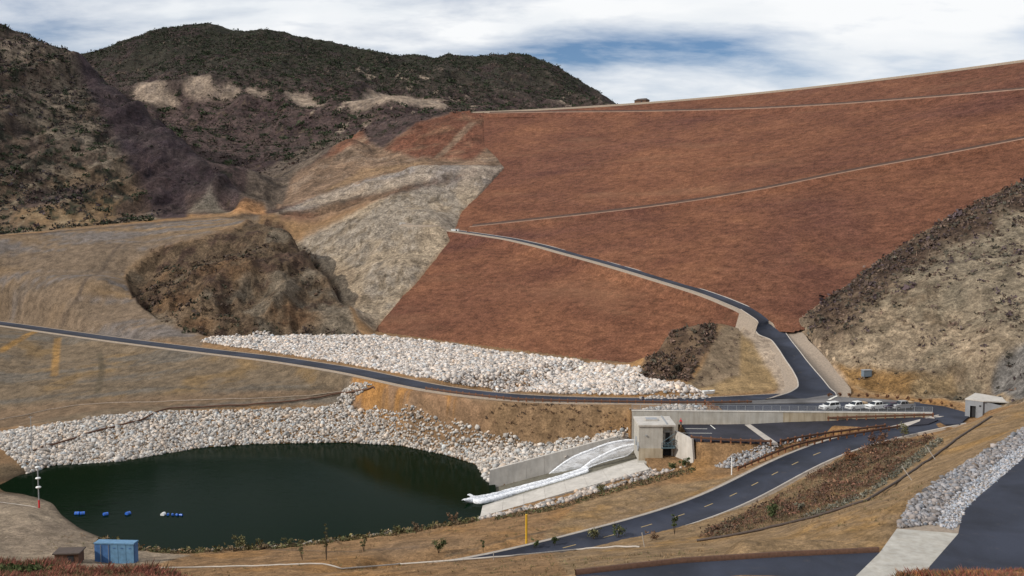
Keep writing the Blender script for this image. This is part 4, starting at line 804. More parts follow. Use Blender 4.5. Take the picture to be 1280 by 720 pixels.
# the line of weeds under the chute bank and along the near shore
X, Y = in_poly_pts(poly_px([(620, 646), (700, 632), (770, 610), (840, 591), (868, 584), (868, 590), (840, 598), (770, 616), (700, 637), (620, 651)]), .7); leaves('verge_weeds', X, Y, gz(X, Y), rng.uniform(.25, .6, len(X)), 12, [(.11, .09, .05), (.15, .10, .06), (.08, .09, .04)])
X, Y = in_poly_pts([(p.x, p.y-.8) for p in sn_[1:8]]+[(p.x, p.y-4.5) for p in sn_[1:8]][::-1], .75); w = rng.random(len(X)) < .8; leaves('shore_reeds', X[w], Y[w], gz(X[w], Y[w]), rng.uniform(.25, 1.05, w.sum()), 16, [(.13, .11, .05), (.10, .10, .045), (.17, .12, .07)])
def blades(name, X, Y, h, cols, K=9, wdt=.02, spread=.5, Z=None):
    n = len(X); Z = gz(X, Y) if Z is None else Z; h = np.broadcast_to(h, (n,))
    ang = rng.uniform(0, 6.283, (n, K)); sp = rng.random((n, K))*spread*h[:, None]; hh = h[:, None]*rng.uniform(.5, 1.15, (n, K))
    bx = X[:, None]+rng.normal(0, .12, (n, K)); by = Y[:, None]+rng.normal(0, .12, (n, K)); bz = Z[:, None]-.05*np.ones((n, K)); tx = bx+np.cos(ang)*sp; ty = by+np.sin(ang)*sp; tz = bz+hh
    wx = -np.sin(ang)*wdt; wy = np.cos(ang)*wdt
    v = np.stack([np.stack([bx-wx, by-wy, bz], -1), np.stack([bx+wx, by+wy, bz], -1), np.stack([tx*.4+bx*.6+wx*.8, ty*.4+by*.6+wy*.8, bz+hh*.6], -1), np.stack([tx, ty, tz], -1)], 2)
    cols = np.asarray(cols, float); c = cols[rng.integers(0, len(cols), n)][:, None, :]*rng.normal(1, .25, (n, K, 1)).clip(.4, 1.8)
    return tag(mesh_from(name, v.reshape(-1, 3), np.arange(n*K*4), 4, M['leaf'], cols=np.repeat(c[:, :, None, :], 4, 2).reshape(-1, 3).clip(.01, .8)), kind='stuff')
def region_xy(x0, x1, y0, y1, n): return rng.uniform(x0, x1, n), rng.uniform(y0, y1, n)
X, Y = region_xy(-38, -12, 38, 62, 9000); w = np.abs(np.degrees(np.arctan2(X, Y))) < 31; X = X[w]; Y = Y[w]
REDB = [(.25, .085, .06), (.32, .13, .09), (.18, .065, .05), (.19, .12, .07), (.12, .10, .05)]
hh = np.clip(.45+.9*fbm(X, Y, 3.5, 4, 351), .12, 1.15)*np.clip((-X-14)/6, .45, 1)
blades('red_brush', X, Y, hh, REDB, 14, .013, .75); w = rng.random(len(X)) < .3; leaves('red_brush_seedheads', X[w], Y[w], gz(X[w], Y[w])+hh[w]*.5, hh[w]*.32, 16, REDB, leaf=.16)
X, Y = region_xy(20, 33, 36, 54, 5000); hh = np.clip(.3+.5*fbm(X, Y, 4, 3, 361), .1, .8); blades('red_brush', X, Y, hh, REDB+[(.33, .16, .06)], 14, .013, .75)
X, Y = region_xy(-30, -24.5, 48, 57, 500); leaves('green_weeds', X, Y, gz(X, Y), rng.uniform(.2, .5, 500), 16, [(.05, .07, .02), (.07, .08, .03)])
X, Y = region_xy(-75, 60, 84, 175, 5200); ok = (gz(X, Y) > WZ+.4) & (polydist([tuple(p)[:2] for p in LRP], X, Y) > 6.5) & ~inside([(a, b) for a, b, _ in CORNER], X, Y) & (fbm(X, Y, 14, 3, 371) > -.05); X = X[ok]; Y = Y[ok]
X2, Y2 = in_poly_pts(pb, .5); blades('verge_grass', X2, Y2, rng.uniform(.15, .6, len(X2)), [(.22, .14, .08), (.16, .11, .07), (.12, .11, .06)], 6, .02, .6)
blades('dry_grass', X, Y, rng.uniform(.1, .45, len(X)), [(.30, .20, .11), (.20, .14, .08), (.14, .13, .06)], 8, .022, .7)

def shrub(name, px, py, w, h, cols, label, group=None, nleaf=160, stems=7, cat='shrub', pos=None, leaf=.09, tall=False):
    p = pos or hits(px, py); t = empty(name, (p.x, p.y, p.z-.05), label=label, cat=cat, group=group)
    bm = bmesh.new()
    tips = []
    for k in range(stems):
        a = random.uniform(0, 6.28); r = random.uniform(.2, .95)*w/2; top = Vector((math.cos(a)*r, math.sin(a)*r, h*random.uniform(.6, 1.0))); mid = top*.5+Vector((random.uniform(-.1, .1)*w, random.uniform(-.1, .1)*w, h*.08))
        rad = max(.012, h*.012); ring = []
        for q, rr in ((Vector((0, 0, 0)), rad), (mid, rad*.7), (top, rad*.3)): ring.append([bm.verts.new(q+Vector((math.cos(b)*rr, math.sin(b)*rr, 0))) for b in (0, 2.09, 4.19)])
        for i in range(2):
            for j in range(3): bm.faces.new((ring[i][j], ring[i][(j+1) % 3], ring[i+1][(j+1) % 3], ring[i+1][j]))
        tips += [top, mid, top*.75+mid*.25]
    me = bpy.data.meshes.new('stems'); bm.to_mesh(me); bm.free(); me.materials.append(M['twig']); o = bpy.data.objects.new('stems', me); COL.objects.link(o); o.parent = t
    T = np.array([tips[random.randrange(len(tips))] for _ in range(max(6, nleaf//12))]); s = w*.16 if not tall else w*.12
    leaves('foliage', T[:, 0], T[:, 1], T[:, 2]-s*.5, s*np.ones(len(T)), 12, cols, leaf=leaf/max(.05, s)*min(1, w)*1.6, flat=1, parent=t, kind=None)
    return t
M['twig'] = simple('twig_bark', (.12, .09, .06), .9)
GG1 = [(.05, .07, .025), (.07, .085, .035)]; OLV = [(.10, .10, .045), (.13, .12, .055)]
for a in [('near_bush', 966, 652, 2.6, 2.2, GG1, 'bright green bush at the near end of the brush slope', 500), ('near_bush', 1000, 640, 1.8, 1.3, [(.14, .14, .10), (.18, .17, .13)], 'grey-green bush right of the bright green bush', 300),
          ('near_bush', 548, 692, 3.0, 2.4, GG1+OLV, 'broad leafy green plant on the foreground berm left of the yellow post', 420), ('near_bush', 604, 690, .9, 2.2, GG1, 'thin upright green plant between the broad leafy plant and the yellow post', 130),
          ('near_bush', 668, 688, 1.6, 1.7, GG1, 'small green plant just right of the yellow post foot', 200), ('near_bush', 693, 684, 1.5, 2.0, GG1, 'second green plant right of the yellow post, by the lower road edge', 200),
          ('near_bush', 741, 676, 2.6, 2.0, OLV, 'olive bush at the left end of the visible lower road', 300), ('near_bush', 772, 674, 2.6, 2.4, OLV+GG1, 'taller olive bush where the lower road goes behind the berm', 320), ('near_bush', 843, 668, 1.5, 3.2, GG1, 'tall thin green plant standing against the lower road asphalt', 240), ('near_bush', 815, 676, 1.8, 1.3, [(.22, .14, .09)], 'dry tan bush in front of the lower road near the leaning stake', 160),
          ('near_bush', 857, 585, 2.4, 1.9, GG1, 'dark green bush at the foot of the concrete wing wall', 420), ('near_bush', 840, 587, 2.6, 1.4, GG1, 'low green bush left of the wing wall foot', 320), ('near_bush', 752, 616, 2.4, 1.5, OLV, 'round dark bush on the rock strip below the chute', 300), ('near_bush', 1100, 560, 4.4, 3.0, RUST+DRY, 'large rusty bush near the top of the brush slope', 700), ('near_bush', 1128, 548, 3.0, 2.8, OLV, 'olive bush at the end of the double guardrail', 400), ('near_bush', 1062, 578, 4.0, 2.2, RUST, 'reddish-brown bush in the middle of the brush slope', 500),
          ('near_bush', 300, 688, 3.0, 2.6, OLV, 'round olive bush on the near shore', 420), ('near_bush', 325, 686, 1.4, 1.8, OLV, 'narrow olive bush on the near shore beside the round one', 180), ('near_bush', 360, 684, 2.2, 1.6, OLV, 'low olive bush on the near shore below the blue reflection', 220), ('near_bush', 262, 688, 1.5, 2.0, OLV, 'small bush on the near shore left of the round olive one', 180), ('near_bush', 205, 688, 1.3, 1.9, OLV, 'leftmost small bush on the near shore by the blue container', 160),
          ('near_bush', 520, 668, 2.0, 2.3, [(.15, .11, .07)], 'dry brown bush on the near shore of the pond', 260), ('near_bush', 495, 670, 1.7, 2.4, OLV, 'tall olive bush on the near shore left of the dry brown one', 220), ('near_bush', 567, 657, 2.2, 2.6, [(.16, .10, .06)], 'rusty bush at the shore where the water jets land', 260), ('near_bush', 408, 700, 1.2, 5.2, OLV, 'tall sparse plant with upright stalks reaching over the water', 120), ('near_bush', 378, 700, 1.6, 3.0, OLV, 'shorter stalky plant left of the tall sparse one', 120), ('near_bush', 455, 690, 1.5, 2.2, OLV, 'stalky plant between the tall sparse one and the leafy plant', 120)]:
    shrub('shrub', a[1], a[2], a[3], a[4], a[5], a[6], nleaf=a[7], stems=5 if a[3] < 1.7 else 9)
for i, x in enumerate((1036, 1050, 1062, 1073, 1083, 1096, 1108, 1122, 1136, 1150, 1163, 1178, 1190)):
    y = (498, 497.5, 497.6, 497.8, 498, 498.5, 499, 500.5, 502, 503.5, 505.5, 508, 511)[i]; p = P(x, y-1, 18.15)
    shrub('shrub', 0, 0, 1.5, 1.0, RUST, 'small rusty shrub, '+['leftmost', 'second from left', 'third from left', 'fourth from left', 'fifth from left', 'sixth from left', 'middle one', 'sixth from right', 'fifth from right', 'fourth from right', 'third from right', 'second from right', 'rightmost'][i]+' along the kerb behind the vehicles', 'rusty shrubs along the kerb', 150, 4, pos=p)
FARS = [(240, 158, 7, 'big round dark shrub alone below the pale cut in the far mountain'), (350, 166, 8, 'bright green bush on the foothill in the middle of the far slope'), (328, 178, 5, 'dark shrub just below left of the bright green foothill bush'), (313, 179, 4, 'smaller dark shrub left of the one under the foothill bush'), (386, 171, 4.5, 'dark shrub right of the bright green foothill bush'), (287, 208, 5, 'dark shrub in the notch where the dark ridge meets the foothill'), (280, 131, 8, 'dark shrub under the right end of the pale cut'),
        (470, 144, 7.5, 'widest dark shrub on the grey slope above the brown mounds'), (505, 111, 8, 'green bush above the pale scarp left of the dam crest'), (444, 154, 4.5, 'small dark shrub left of the widest one above the mounds'), (457, 155, 4, 'dark shrub between the two left of the brown mounds'), (480, 168, 5, 'lowest dark shrub above the saddle of the brown mounds'), (490, 160, 4.2, 'dark shrub right above the saddle of the brown mounds'),
        (53, 168, 4.2, 'dark shrub halfway up the left mountain face'), (73, 191, 3.8, 'dark shrub below right of the one halfway up the left mountain'), (23, 219, 4.2, 'dark shrub at the left edge above the graded slope'), (115, 279, 3.2, 'green shrub at the top edge of the graded slope'), (122, 168, 3.4, 'small shrub near the spine of the left mountain')]
for x, y, s, lb in FARS:
    shrub('shrub', x, y+1.5, s*1.3, s*.8, [(.030, .045, .018), (.04, .055, .022)], lb, nleaf=420, stems=5)

# ---------------------------------------------------------------- solid builders
def add_box(bm, c, s, rot=0.0, taper=1.0, bev=0):
    r = bmesh.ops.create_cube(bm, size=1.0); m = Matrix.Translation(c) @ Matrix.Rotation(rot, 4, 'Z')
    for v in r['verts']:
        k = taper if v.co.z > 0 else 1.0; v.co = m @ Vector((v.co.x*s[0]*k, v.co.y*s[1]*k, v.co.z*s[2]))
    if bev:
        es = list({e for v in r['verts'] for e in v.link_edges}); bmesh.ops.bevel(bm, geom=es, offset=bev, segments=2, affect='EDGES')
def add_cyl(bm, p0, p1, r0, r1=None, seg=10):
    p0 = Vector(p0); p1 = Vector(p1); r1 = r0 if r1 is None else r1; d = p1-p0
    q = d.to_track_quat('Z', 'Y').to_matrix().to_4x4(); r = bmesh.ops.create_cone(bm, cap_ends=True, segments=seg, radius1=r0, radius2=r1, depth=d.length)
    for v in r['verts']: v.co = q @ v.co+(p0+p1)/2
def link(name, bm, mat, parent=None, smooth=False, loc=None):
    me = bpy.data.meshes.new(name); bm.to_mesh(me); bm.free(); me.materials.append(M[mat]) if mat else None
    if smooth: me.polygons.foreach_set('use_smooth', [True]*len(me.polygons))
    o = bpy.data.objects.new(name, me); COL.objects.link(o)
    if parent: o.parent = parent
    if loc is not None: o.location = loc
    return o
def box(name, c, s, mat, parent=None, rot=0, bev=0, taper=1.0):
    bm = bmesh.new(); add_box(bm, Vector(c), s, rot, taper, bev); return link(name, bm, mat, parent)
def cyl(name, p0, p1, r, mat, parent=None, r1=None, seg=10, smooth=True):
    bm = bmesh.new(); add_cyl(bm, p0, p1, r, r1, seg); return link(name, bm, mat, parent)
def prism(name, pts8, mat, parent=None):      # 8 corners: bottom ring of four, top ring of four
    bm = bmesh.new(); v = [bm.verts.new(p) for p in pts8]
    for f in ((3, 2, 1, 0), (4, 5, 6, 7), (0, 1, 5, 4), (1, 2, 6, 5), (2, 3, 7, 6), (3, 0, 4, 7)): bm.faces.new([v[i] for i in f])
    bmesh.ops.recalc_face_normals(bm, faces=bm.faces[:]); return link(name, bm, mat, parent)
def tube(name, pts, rad, mat, parent=None, seg=8, smooth=True, jit=0):
    pts = [Vector(p) for p in pts]; n = len(pts); vs = []
    for i, p in enumerate(pts):
        d = (pts[min(i+1, n-1)]-pts[max(i-1, 0)]).normalized(); a = d.orthogonal().normalized() if abs(d.z) > .95 else d.cross(Vector((0, 0, 1))).normalized(); b = a.cross(d)
        r = rad[i] if hasattr(rad, '__len__') else rad
        for k in range(seg):
            t = 6.2832*k/seg; rr = r*(1+jit*random.uniform(-1, 1)); vs.append(p+a*math.cos(t)*rr+b*math.sin(t)*rr)
    fs = []
    for i in range(n-1):
        for k in range(seg): fs += [i*seg+k, i*seg+(k+1) % seg, (i+1)*seg+(k+1) % seg, (i+1)*seg+k]
    o = mesh_from(name, [tuple(v) for v in vs], fs, 4, M[mat], parent, smooth=smooth); return o

# ---------------------------------------------------------------- retaining wall with its railing
def lerpv(a, b, t): return a+(b-a)*t
rw = empty('retaining_wall', (WL0.x, WL0.y, 10), label='long pale concrete retaining wall between the parking area and the lower pad', cat='wall')
OO = Vector((WL0.x, WL0.y, 10)); wd = (WL1-WL0).normalized(); wn = Vector((-wd.y, wd.x, 0)); wl = (WL1-WL0).length
def wtop(s): return 17.75+.45*s/wl
def wbot(s): return 9.8 if s < 9.8 else 15.0+(1.9*max(0, (s-30)/(wl-30)) if s > 30 else 0)
edges = [0, 9.8]+[9.8+(wl-9.8)*k/12 for k in range(1, 13)]
for a, b in zip(edges[:-1], edges[1:]):
    a += .015; A0 = WL0+wd*a; A1 = WL0+wd*(b-.015); t = wn*.5; zb = min(wbot((a+b)/2), wbot(b-.1) if a > 9 else 9.8)
    Z = Vector((0, 0, 1)); q = [A0+Z*zb, A1+Z*zb, A1+t+Z*zb, A0+t+Z*zb, A0+Z*wtop(a), A1+Z*wtop(b), A1+t+Z*wtop(b), A0+t+Z*wtop(a)]
    prism('wall_panel', [v-OO for v in q], 'concrete_tan' if a > 30 else 'concrete', rw)
cp = [WL0-wd*.1+Vector((0, 0, wtop(0)+.001))-OO, WL1+Vector((0, 0, wtop(wl)+.001))-OO]
strip('coping', cp, [(.08, 0), (.08, .18), (-.58, .18), (-.58, 0)], ['concrete_pale']*3, rw)
ra = empty('railing', tuple(WL0+Vector((0, 0, 17.9))), label='thin grey railing on top of the long retaining wall', cat='railing'); RO = WL0+Vector((0, 0, 17.9))
npost = 34
post0 = None
for k in range(npost+1):
    s = wl*k/npost; b = WL0+wd*s+wn*.25; z = wtop(s)+.18
    if post0 is None: post0 = cyl('post', (0, 0, 0), (0, 0, 1.15), .045, 'galv', ra, seg=6); o = post0
    else: o = post0.copy(); COL.objects.link(o); o.parent = ra
    o.location = b+Vector((0, 0, z))-RO
for h in (.15, 1.12): tube('rail', [WL0+wn*.25+Vector((0, 0, wtop(0)+.18+h))-RO, WL1+wn*.25+Vector((0, 0, wtop(wl)+.18+h))-RO], .035, 'galv', ra, 6)
bm = bmesh.new(); n = int(wl/.16)
for k in range(n):
    s = wl*(k+.5)/n; b = WL0+wd*s+wn*.25+Vector((0, 0, wtop(s)+.33))-RO; add_box(bm, b+Vector((0, 0, .4)), (.03, .03, .8))
tag(link('picket', bm, 'galv', ra), kind='stuff')

# ---------------------------------------------------------------- outlet building, wing wall, stair
bl0 = P(799, 531, 17.5); bl1 = P(844, 531, 17.5); zb = 9.9
ob = empty('outlet_building', (bl0.x, bl0.y, zb), label='small pale concrete outlet building with flat roof at the head of the chute', cat='building'); BO = Vector((bl0.x, bl0.y, zb))
bw = bl1.x-bl0.x; bd = 8.2
def bb(name, x0, y0, z0, x1, y1, z1, mat, bev=0, par=None): return box(name, ((x0+x1)/2, (y0+y1)/2, (z0+z1)/2), (x1-x0, y1-y0, z1-z0), mat, par or ob, bev=bev)
bb('wall', 0, 0, 2.8, bw*.66, .45, 7.25, 'concrete'); bb('lower_wall', .02, -.06, 0, bw*.66, .45, 2.8, 'concrete_tan')
bb('wall', 0, .45, 0, .4, bd, 7.25, 'concrete'); bb('wall', bw-.4, 1.8, 0, bw, bd, 7.25, 'concrete'); bb('wall', .4, bd-.4, 0, bw-.4, bd, 7.25, 'concrete')
bb('recess_wall', bw*.66, 2.2, 3.0, bw-.4, 2.6, 7.25, 'concrete'); bb('recess_wall', bw*.66-.35, .45, 0, bw*.66-.02, 2.2, 7.25, 'concrete')
bb('doorway', bw*.78, 2.12, 3.15, bw*.9, 2.2, 5.5, 'dark'); bb('lower_opening', bw*.70, 2.15, .3, bw-.45, 2.25, 2.4, 'dark'); bb('door_hood', bw*.72, 1.7, 5.7, bw*.95, 2.2, 5.85, 'galv')
rf = bb('roof', -.2, -.25, 7.25, bw+.15, bd+.1, 7.62, 'concrete_pale', .04)
h_ = box('roof_hatch', (bw*.42, 4.6, 7.76), (2.6, 2.2, .26), 'concrete_pale', rf, bev=.03); box('hatch_lid', (bw*.42, 4.6, 7.92), (2.3, 1.9, .06), 'galv', rf)
bb('roof_upstand', bw*.76, .2, 7.622, bw*.79, bd-.2, 7.8, 'galv')
st = bb('stair_platform', bw*.62, -.1, 2.75, bw+.05, 2.1, 2.95, 'teal')
for k in range(8): bb('step', bw*.66+k*.3, .1, 2.98+k*.22, bw*.66+.3+k*.3, 1.0, 3.03+k*.22, 'teal')
bm = bmesh.new(); add_cyl(bm, (bw*.63, .0, 3.9), (bw+.0, .0, 3.9), .04); add_cyl(bm, (bw*.63, 0, 3.4), (bw, 0, 3.4), .03); add_cyl(bm, (bw*.66, .05, 4.1), (bw*.66+2.4, .05, 5.8), .05)
for k in range(5): add_cyl(bm, (bw*.63+k*.68, 0, 2.95), (bw*.63+k*.68, 0, 3.9), .035)
link('handrail', bm, 'teal', ob)
cyl('pipe_outlet', (-.25, .8, 3.0), (-.02, .8, 3.0), .9, 'galv', ob, seg=20); cyl('pipe_outlet', (-.25, 3.8, 3.5), (-.02, 3.8, 3.5), .9, 'galv', ob, seg=20)
box('lamp_bracket', (1.4, -.12, 5.4), (.3, .22, .3), 'galv', ob)
wa = Vector((bl1.x+.1, bl1.y+1.5, 0)); wb = P(864.5, 549, 15.5); wb.z = 0; nn = (wb-wa).normalized(); side = Vector((nn.y, -nn.x, 0))*.45; Z = Vector((0, 0, 1))
ww = prism('wing_wall', [wa+Z*9.8, wb+nn*.9+Z*9.8, wb+nn*.9-side+Z*9.8, wa-side+Z*9.8, wa+Z*16.0, wb+Z*15.55, wb-side+Z*15.55, wa-side+Z*16.0], 'concrete_pale')
tag(ww, 'tapering pale concrete wing wall holding up the corner of the lower pad', 'wall')

# ---------------------------------------------------------------- chute
cho = empty('chute', (N0.x, N0.y, 3), label='sloping concrete outlet chute running down into the pond', cat='chute'); HO = Vector((N0.x, N0.y, 3))
def quadslab(name, a, b, c, d, mat, th=.4, par=None, O=HO):
    dn = Vector((0, 0, -th)); return prism(name, [p+dn-O for p in (a, b, c, d)]+[p-O for p in (a, b, c, d)], mat, par)
# a rough-formed floor (wet), the far sloping side, near side and apron
Nf0 = N0+Vector((.1, .5, -1.2)); Nf1 = N1+Vector((0, .6, -1.9)); Ff0 = F0+Vector((0, 0, -.9)); Ff1 = Vector((F1.x, F1.y, F1.z-.4))
quadslab('chute_floor', Nf0, Nf1, Ff1, Ff0, 'wet_concrete', .6, cho)
for k in range(8):
    t0, t1 = k/8+.0005, (k+1)/8-.0005
    quadslab('side_panel', lerpv(Ff0, Ff1, t0), lerpv(Ff0, Ff1, t1), lerpv(FT0, FT1, t1), lerpv(FT0, FT1, t0), 'concrete_pale', .5, cho)
    quadslab('side_coping', lerpv(FT0, FT1, t0), lerpv(FT0, FT1, t1), lerpv(FT0, FT1, t1)+Vector((0, .6, .05)), lerpv(FT0, FT1, t0)+Vector((0, .6, .05)), 'concrete_pale', .6, cho)
    quadslab('near_wall', lerpv(N0, N1, t0), lerpv(N0, N1, t1), lerpv(N0, N1, t1)+Vector((0, .5, 0)), lerpv(N0, N1, t0)+Vector((0, .5, 0)), 'concrete', 2.2, cho)
    quadslab('apron_panel', lerpv(NO0, NO1, t0), lerpv(NO0, NO1, t1), lerpv(N0, N1, t1)-Vector((0, .01, .02)), lerpv(N0, N1, t0)-Vector((0, .01, .02)), 'concrete_pale', .6, cho)
quadslab('end_sill', F0+Vector((-.8, 1.5, -.6)), F0+Vector((.3, 1.5, -.6)), N0+Vector((.1, 5, -.9)), N0+Vector((-.8, 5, -.9)), 'concrete_tan', 1.4, cho)
quadslab('head_apron', P(797, 578, 10.2), P(842, 579, 10.5), P(846, 572, 10.5), P(797, 570, 10.2), 'concrete', .4, cho)

# ---------------------------------------------------------------- the two water jets
def jet_mat(name, dens, lo, hi, sc=(.25, .25, 1.0)):
    m = bpy.data.materials.new(name); m.use_nodes = True; t = m.node_tree; b = t.nodes['Principled BSDF']; out = t.nodes['Material Output']
    b.inputs['Base Color'].default_value = (.86, .88, .92, 1); b.inputs['Roughness'].default_value = .7
    g = N(t, 'ShaderNodeNewGeometry').outputs['Position']; n = noise(t, mapping(t, g, sc), 2.2, 8, .75, .3)
    a = ramp(t, n, [(lo, 0.0), (hi, dens)]); tr = N(t, 'ShaderNodeBsdfTransparent'); mx = N(t, 'ShaderNodeMixShader'); L(t, a, mx.inputs[0]); L(t, tr.outputs[0], mx.inputs[1]); L(t, b.outputs[0], mx.inputs[2]); L(t, mx.outputs[0], out.inputs['Surface']); return m
M['jet'] = jet_mat('foaming_water', 1.0, .30, .56, (.8, .8, 2.0)); M['mist'] = jet_mat('falling_spray', .62, .32, .68)
def spline(pl, n):
    out = []; m = len(pl)
    for i in range(m-1):
        p0, p1, p2, p3 = pl[max(0, i-1)], pl[i], pl[i+1], pl[min(m-1, i+2)]
        for k in range(n):
            t = k/n; out.append(.5*((2*p1)+(p2-p0)*t+(2*p0-5*p1+4*p2-p3)*t*t+(3*p1-p0-3*p2+p3)*t**3))
    return out+[pl[-1]]
def jet(px, d0, d1, r0, r1):
    n = len(px); pl = spline([(lambda p_: p_ if p_.z > WZ+.15 else P(x, y, WZ+.15))(P(x, y, d=d0+(d1-d0)*i/(n-1))) for i, (x, y) in enumerate(px)], 8); return pl, [r0+(r1-r0)*i/(len(pl)-1) for i in range(len(pl))]
JA = [(797, 550.5), (782, 550.8), (767, 553), (753, 557), (739, 562.5), (720, 570), (706, 578), (694, 587), (684, 595), (676, 600)]
JB = [(799, 555.5), (786, 556.8), (774, 560), (762, 565), (750, 571), (739, 577), (730, 584), (722, 590)]
LB = [(792, 562), (785, 569), (770, 573.5), (755, 577.5), (742, 582), (728, 588), (712, 594), (700, 598)]
jets = empty('water_jets', tuple(P(797, 560, d=207)), label='two white jets of water arcing from the outlet building down the chute', cat='water jet'); JO = P(797, 560, d=207)
def rel_(pl, O): return [p-O for p in pl]
pa, ra_ = jet(JA, 209, 205, .28, .22); tube('jet', rel_(pa, JO), ra_, 'jet', jets, 10, jit=.12)
pb_, rb_ = jet(JB, 206, 204, .30, .24); tube('jet', rel_(pb_, JO), rb_, 'jet', jets, 10, jit=.12)
pc, rc_ = jet(LB, 205.6, 203, .10, .2); tube('strand', rel_(pc, JO), rc_, 'jet', jets, 6, jit=.2)
def curtain(name, top, bot, th, mat, nrow=9):
    n = len(top); vs = []; fs = []
    for s_ in (-1, 1):
        for i in range(n):
            for k in range(nrow):
                f = k/(nrow-1); p = top[i].lerp(bot[i], f); bul = math.sin(math.pi*f)*th*.5; vs.append(p+Vector((random.uniform(-.05, .05), s_*(bul+.03)+random.uniform(-.06, .06), random.uniform(-.05, .05))))
    for s_ in (0, 1):
        o_ = s_*n*nrow
        for i in range(n-1):
            for k in range(nrow-1): fs += [o_+i*nrow+k, o_+(i+1)*nrow+k, o_+(i+1)*nrow+k+1, o_+i*nrow+k+1]
    return mesh_from(name, [tuple(v) for v in vs], fs, 4, M[mat], jets, smooth=True)
def resamp(pl, n):
    a = [0]
    for i in range(1, len(pl)): a.append(a[-1]+(pl[i]-pl[i-1]).length)
    return [at_len(pl, a, a[-1]*k/(n-1)*.9999+1e-4) for k in range(n)]
ta = resamp(pa, 40); ba = resamp(spline([P(x, y, d=207.5-3*i/5) for i, (x, y) in enumerate([(792, 560), (770, 566), (748, 576), (728, 584), (704, 594), (678, 601)])], 8), 40)
curtain('spray', rel_(ta, JO), rel_(ba, JO), .8, 'mist'); tb = resamp(pb_, 30); b2_ = resamp(pc, 30); curtain('spray', rel_(tb, JO), rel_(b2_, JO), .6, 'mist')
SA_ = [(735, 585.5), (712, 593), (690, 599.5), (665, 606), (640, 612.5), (615, 619), (598, 622), (588, 621.5)]; SB_ = [(735, 589), (712, 597), (690, 604), (665, 611), (640, 618), (618, 624.5), (601, 628), (590, 626), (580, 625.5)]
ps, rs = jet(SA_, 202.5, 192, .5, .4); rs[-6:] = [.3, .26, .2, .15, .1, .03]; tube('stream', rel_(ps, JO), rs, 'jet', jets, 10, jit=.1)
ps2, rs2 = jet(SB_, 201.5, 188, .45, .6); rs2[-6:] = [.4, .35, .28, .2, .12, .03]; tube('stream', rel_(ps2, JO), rs2, 'jet', jets, 10, jit=.1)
curtain('spray', rel_(resamp(ps, 40), JO), rel_(resamp(ps2, 40), JO), .5, 'jet')
for pts_ in ([(604, 627), (601, 631), (599, 635)], [(598, 624), (588, 619), (584, 618.5)], [(600, 625), (585, 624), (577, 625)]):
    q = [P(x, y, d=190.5) for x, y in pts_]; tube('splash', rel_(spline(q, 4), JO), [.35, .33, .3, .28, .25, .2, .15, .1, .03], 'jet', jets, 7, jit=.25)

# ---------------------------------------------------------------- guardrails
gpost = None
def guardrail(pl, label, post_mat='wood', rail_mat='rust', h=.78, gap=1.9, group=None, side=0):
    global gpost
    pl = dense(pl, 1.0, 1); acc = [0]
    for i in range(1, len(pl)): acc.append(acc[-1]+(pl[i]-pl[i-1]).length)
    O = pl[0].copy(); t = empty('guardrail', tuple(O), label=label, cat='guardrail', group=group)
    strip('rail', [p-O for p in pl], [(.12, h-.42), (.19, h-.34), (.12, h-.22), (.19, h-.1), (.12, h-.0), (.05, h-.0), (.05, h-.42)], [rail_mat]*6, t)
    n = int(acc[-1]/gap)
    for k in range(n+1):
        p = at_len(pl, acc, min(acc[-1]-1e-3, k*gap+.2))
        if gpost is None: o = gpost = box('post', (0, 0, h/2-.05), (.26, .26, h+.35), 'wood', t)
        else: o = gpost.copy(); COL.objects.link(o); o.parent = t
        q = at_len(pl, acc, min(acc[-1]-1e-3, k*gap+.5)); o.rotation_euler = (0, 0, math.atan2((q-p).y, (q-p).x)); o.location = p-O
    return t
guardrail([P(x, y, z) for x, y, z in ((532, 488, 16.9), (560, 492, 16.9), (600, 497, 17), (650, 502, 17.1), (720, 504, 17.2), (800, 505, 17.35), (885, 505.8, 17.5), (940, 505, 17.6))], 'long brown guardrail along the pond side of the main road')
guardrail([P(881, 504.5, 17.6), P(889, 509, 17.6), P(899, 515, 17.6)], 'short brown guardrail turning from the main road to the retaining wall')
guardrail([P(1034, 525.5, 16.35), P(1100, 523.5, 17.2), P(1166, 521.5, 17.9)], 'straight brown guardrail at the foot of the retaining wall')
guardrail([P(863, 549.5, 15.3), P(905, 553, 15.2), P(965, 555, 15.2)], 'brown guardrail along the front edge of the lower pad')
guardrail([P(975, 554.5, 15.3), P(1010, 548, 15.5), P(1050, 542, 15.8), P(1107, 535, 16.6)], 'brown guardrail along the front of the ramp road, the upper of the double pair')
guardrail([P(922, 589, 12.3), P(945, 579, 13), P(975, 566, 14), P(1000, 557.5, 14.7), P(1040, 549.5, 15.2), P(1080, 543, 15.9), P(1125, 536, 16.6)], 'longest curved brown guardrail along the far side of the lower road')

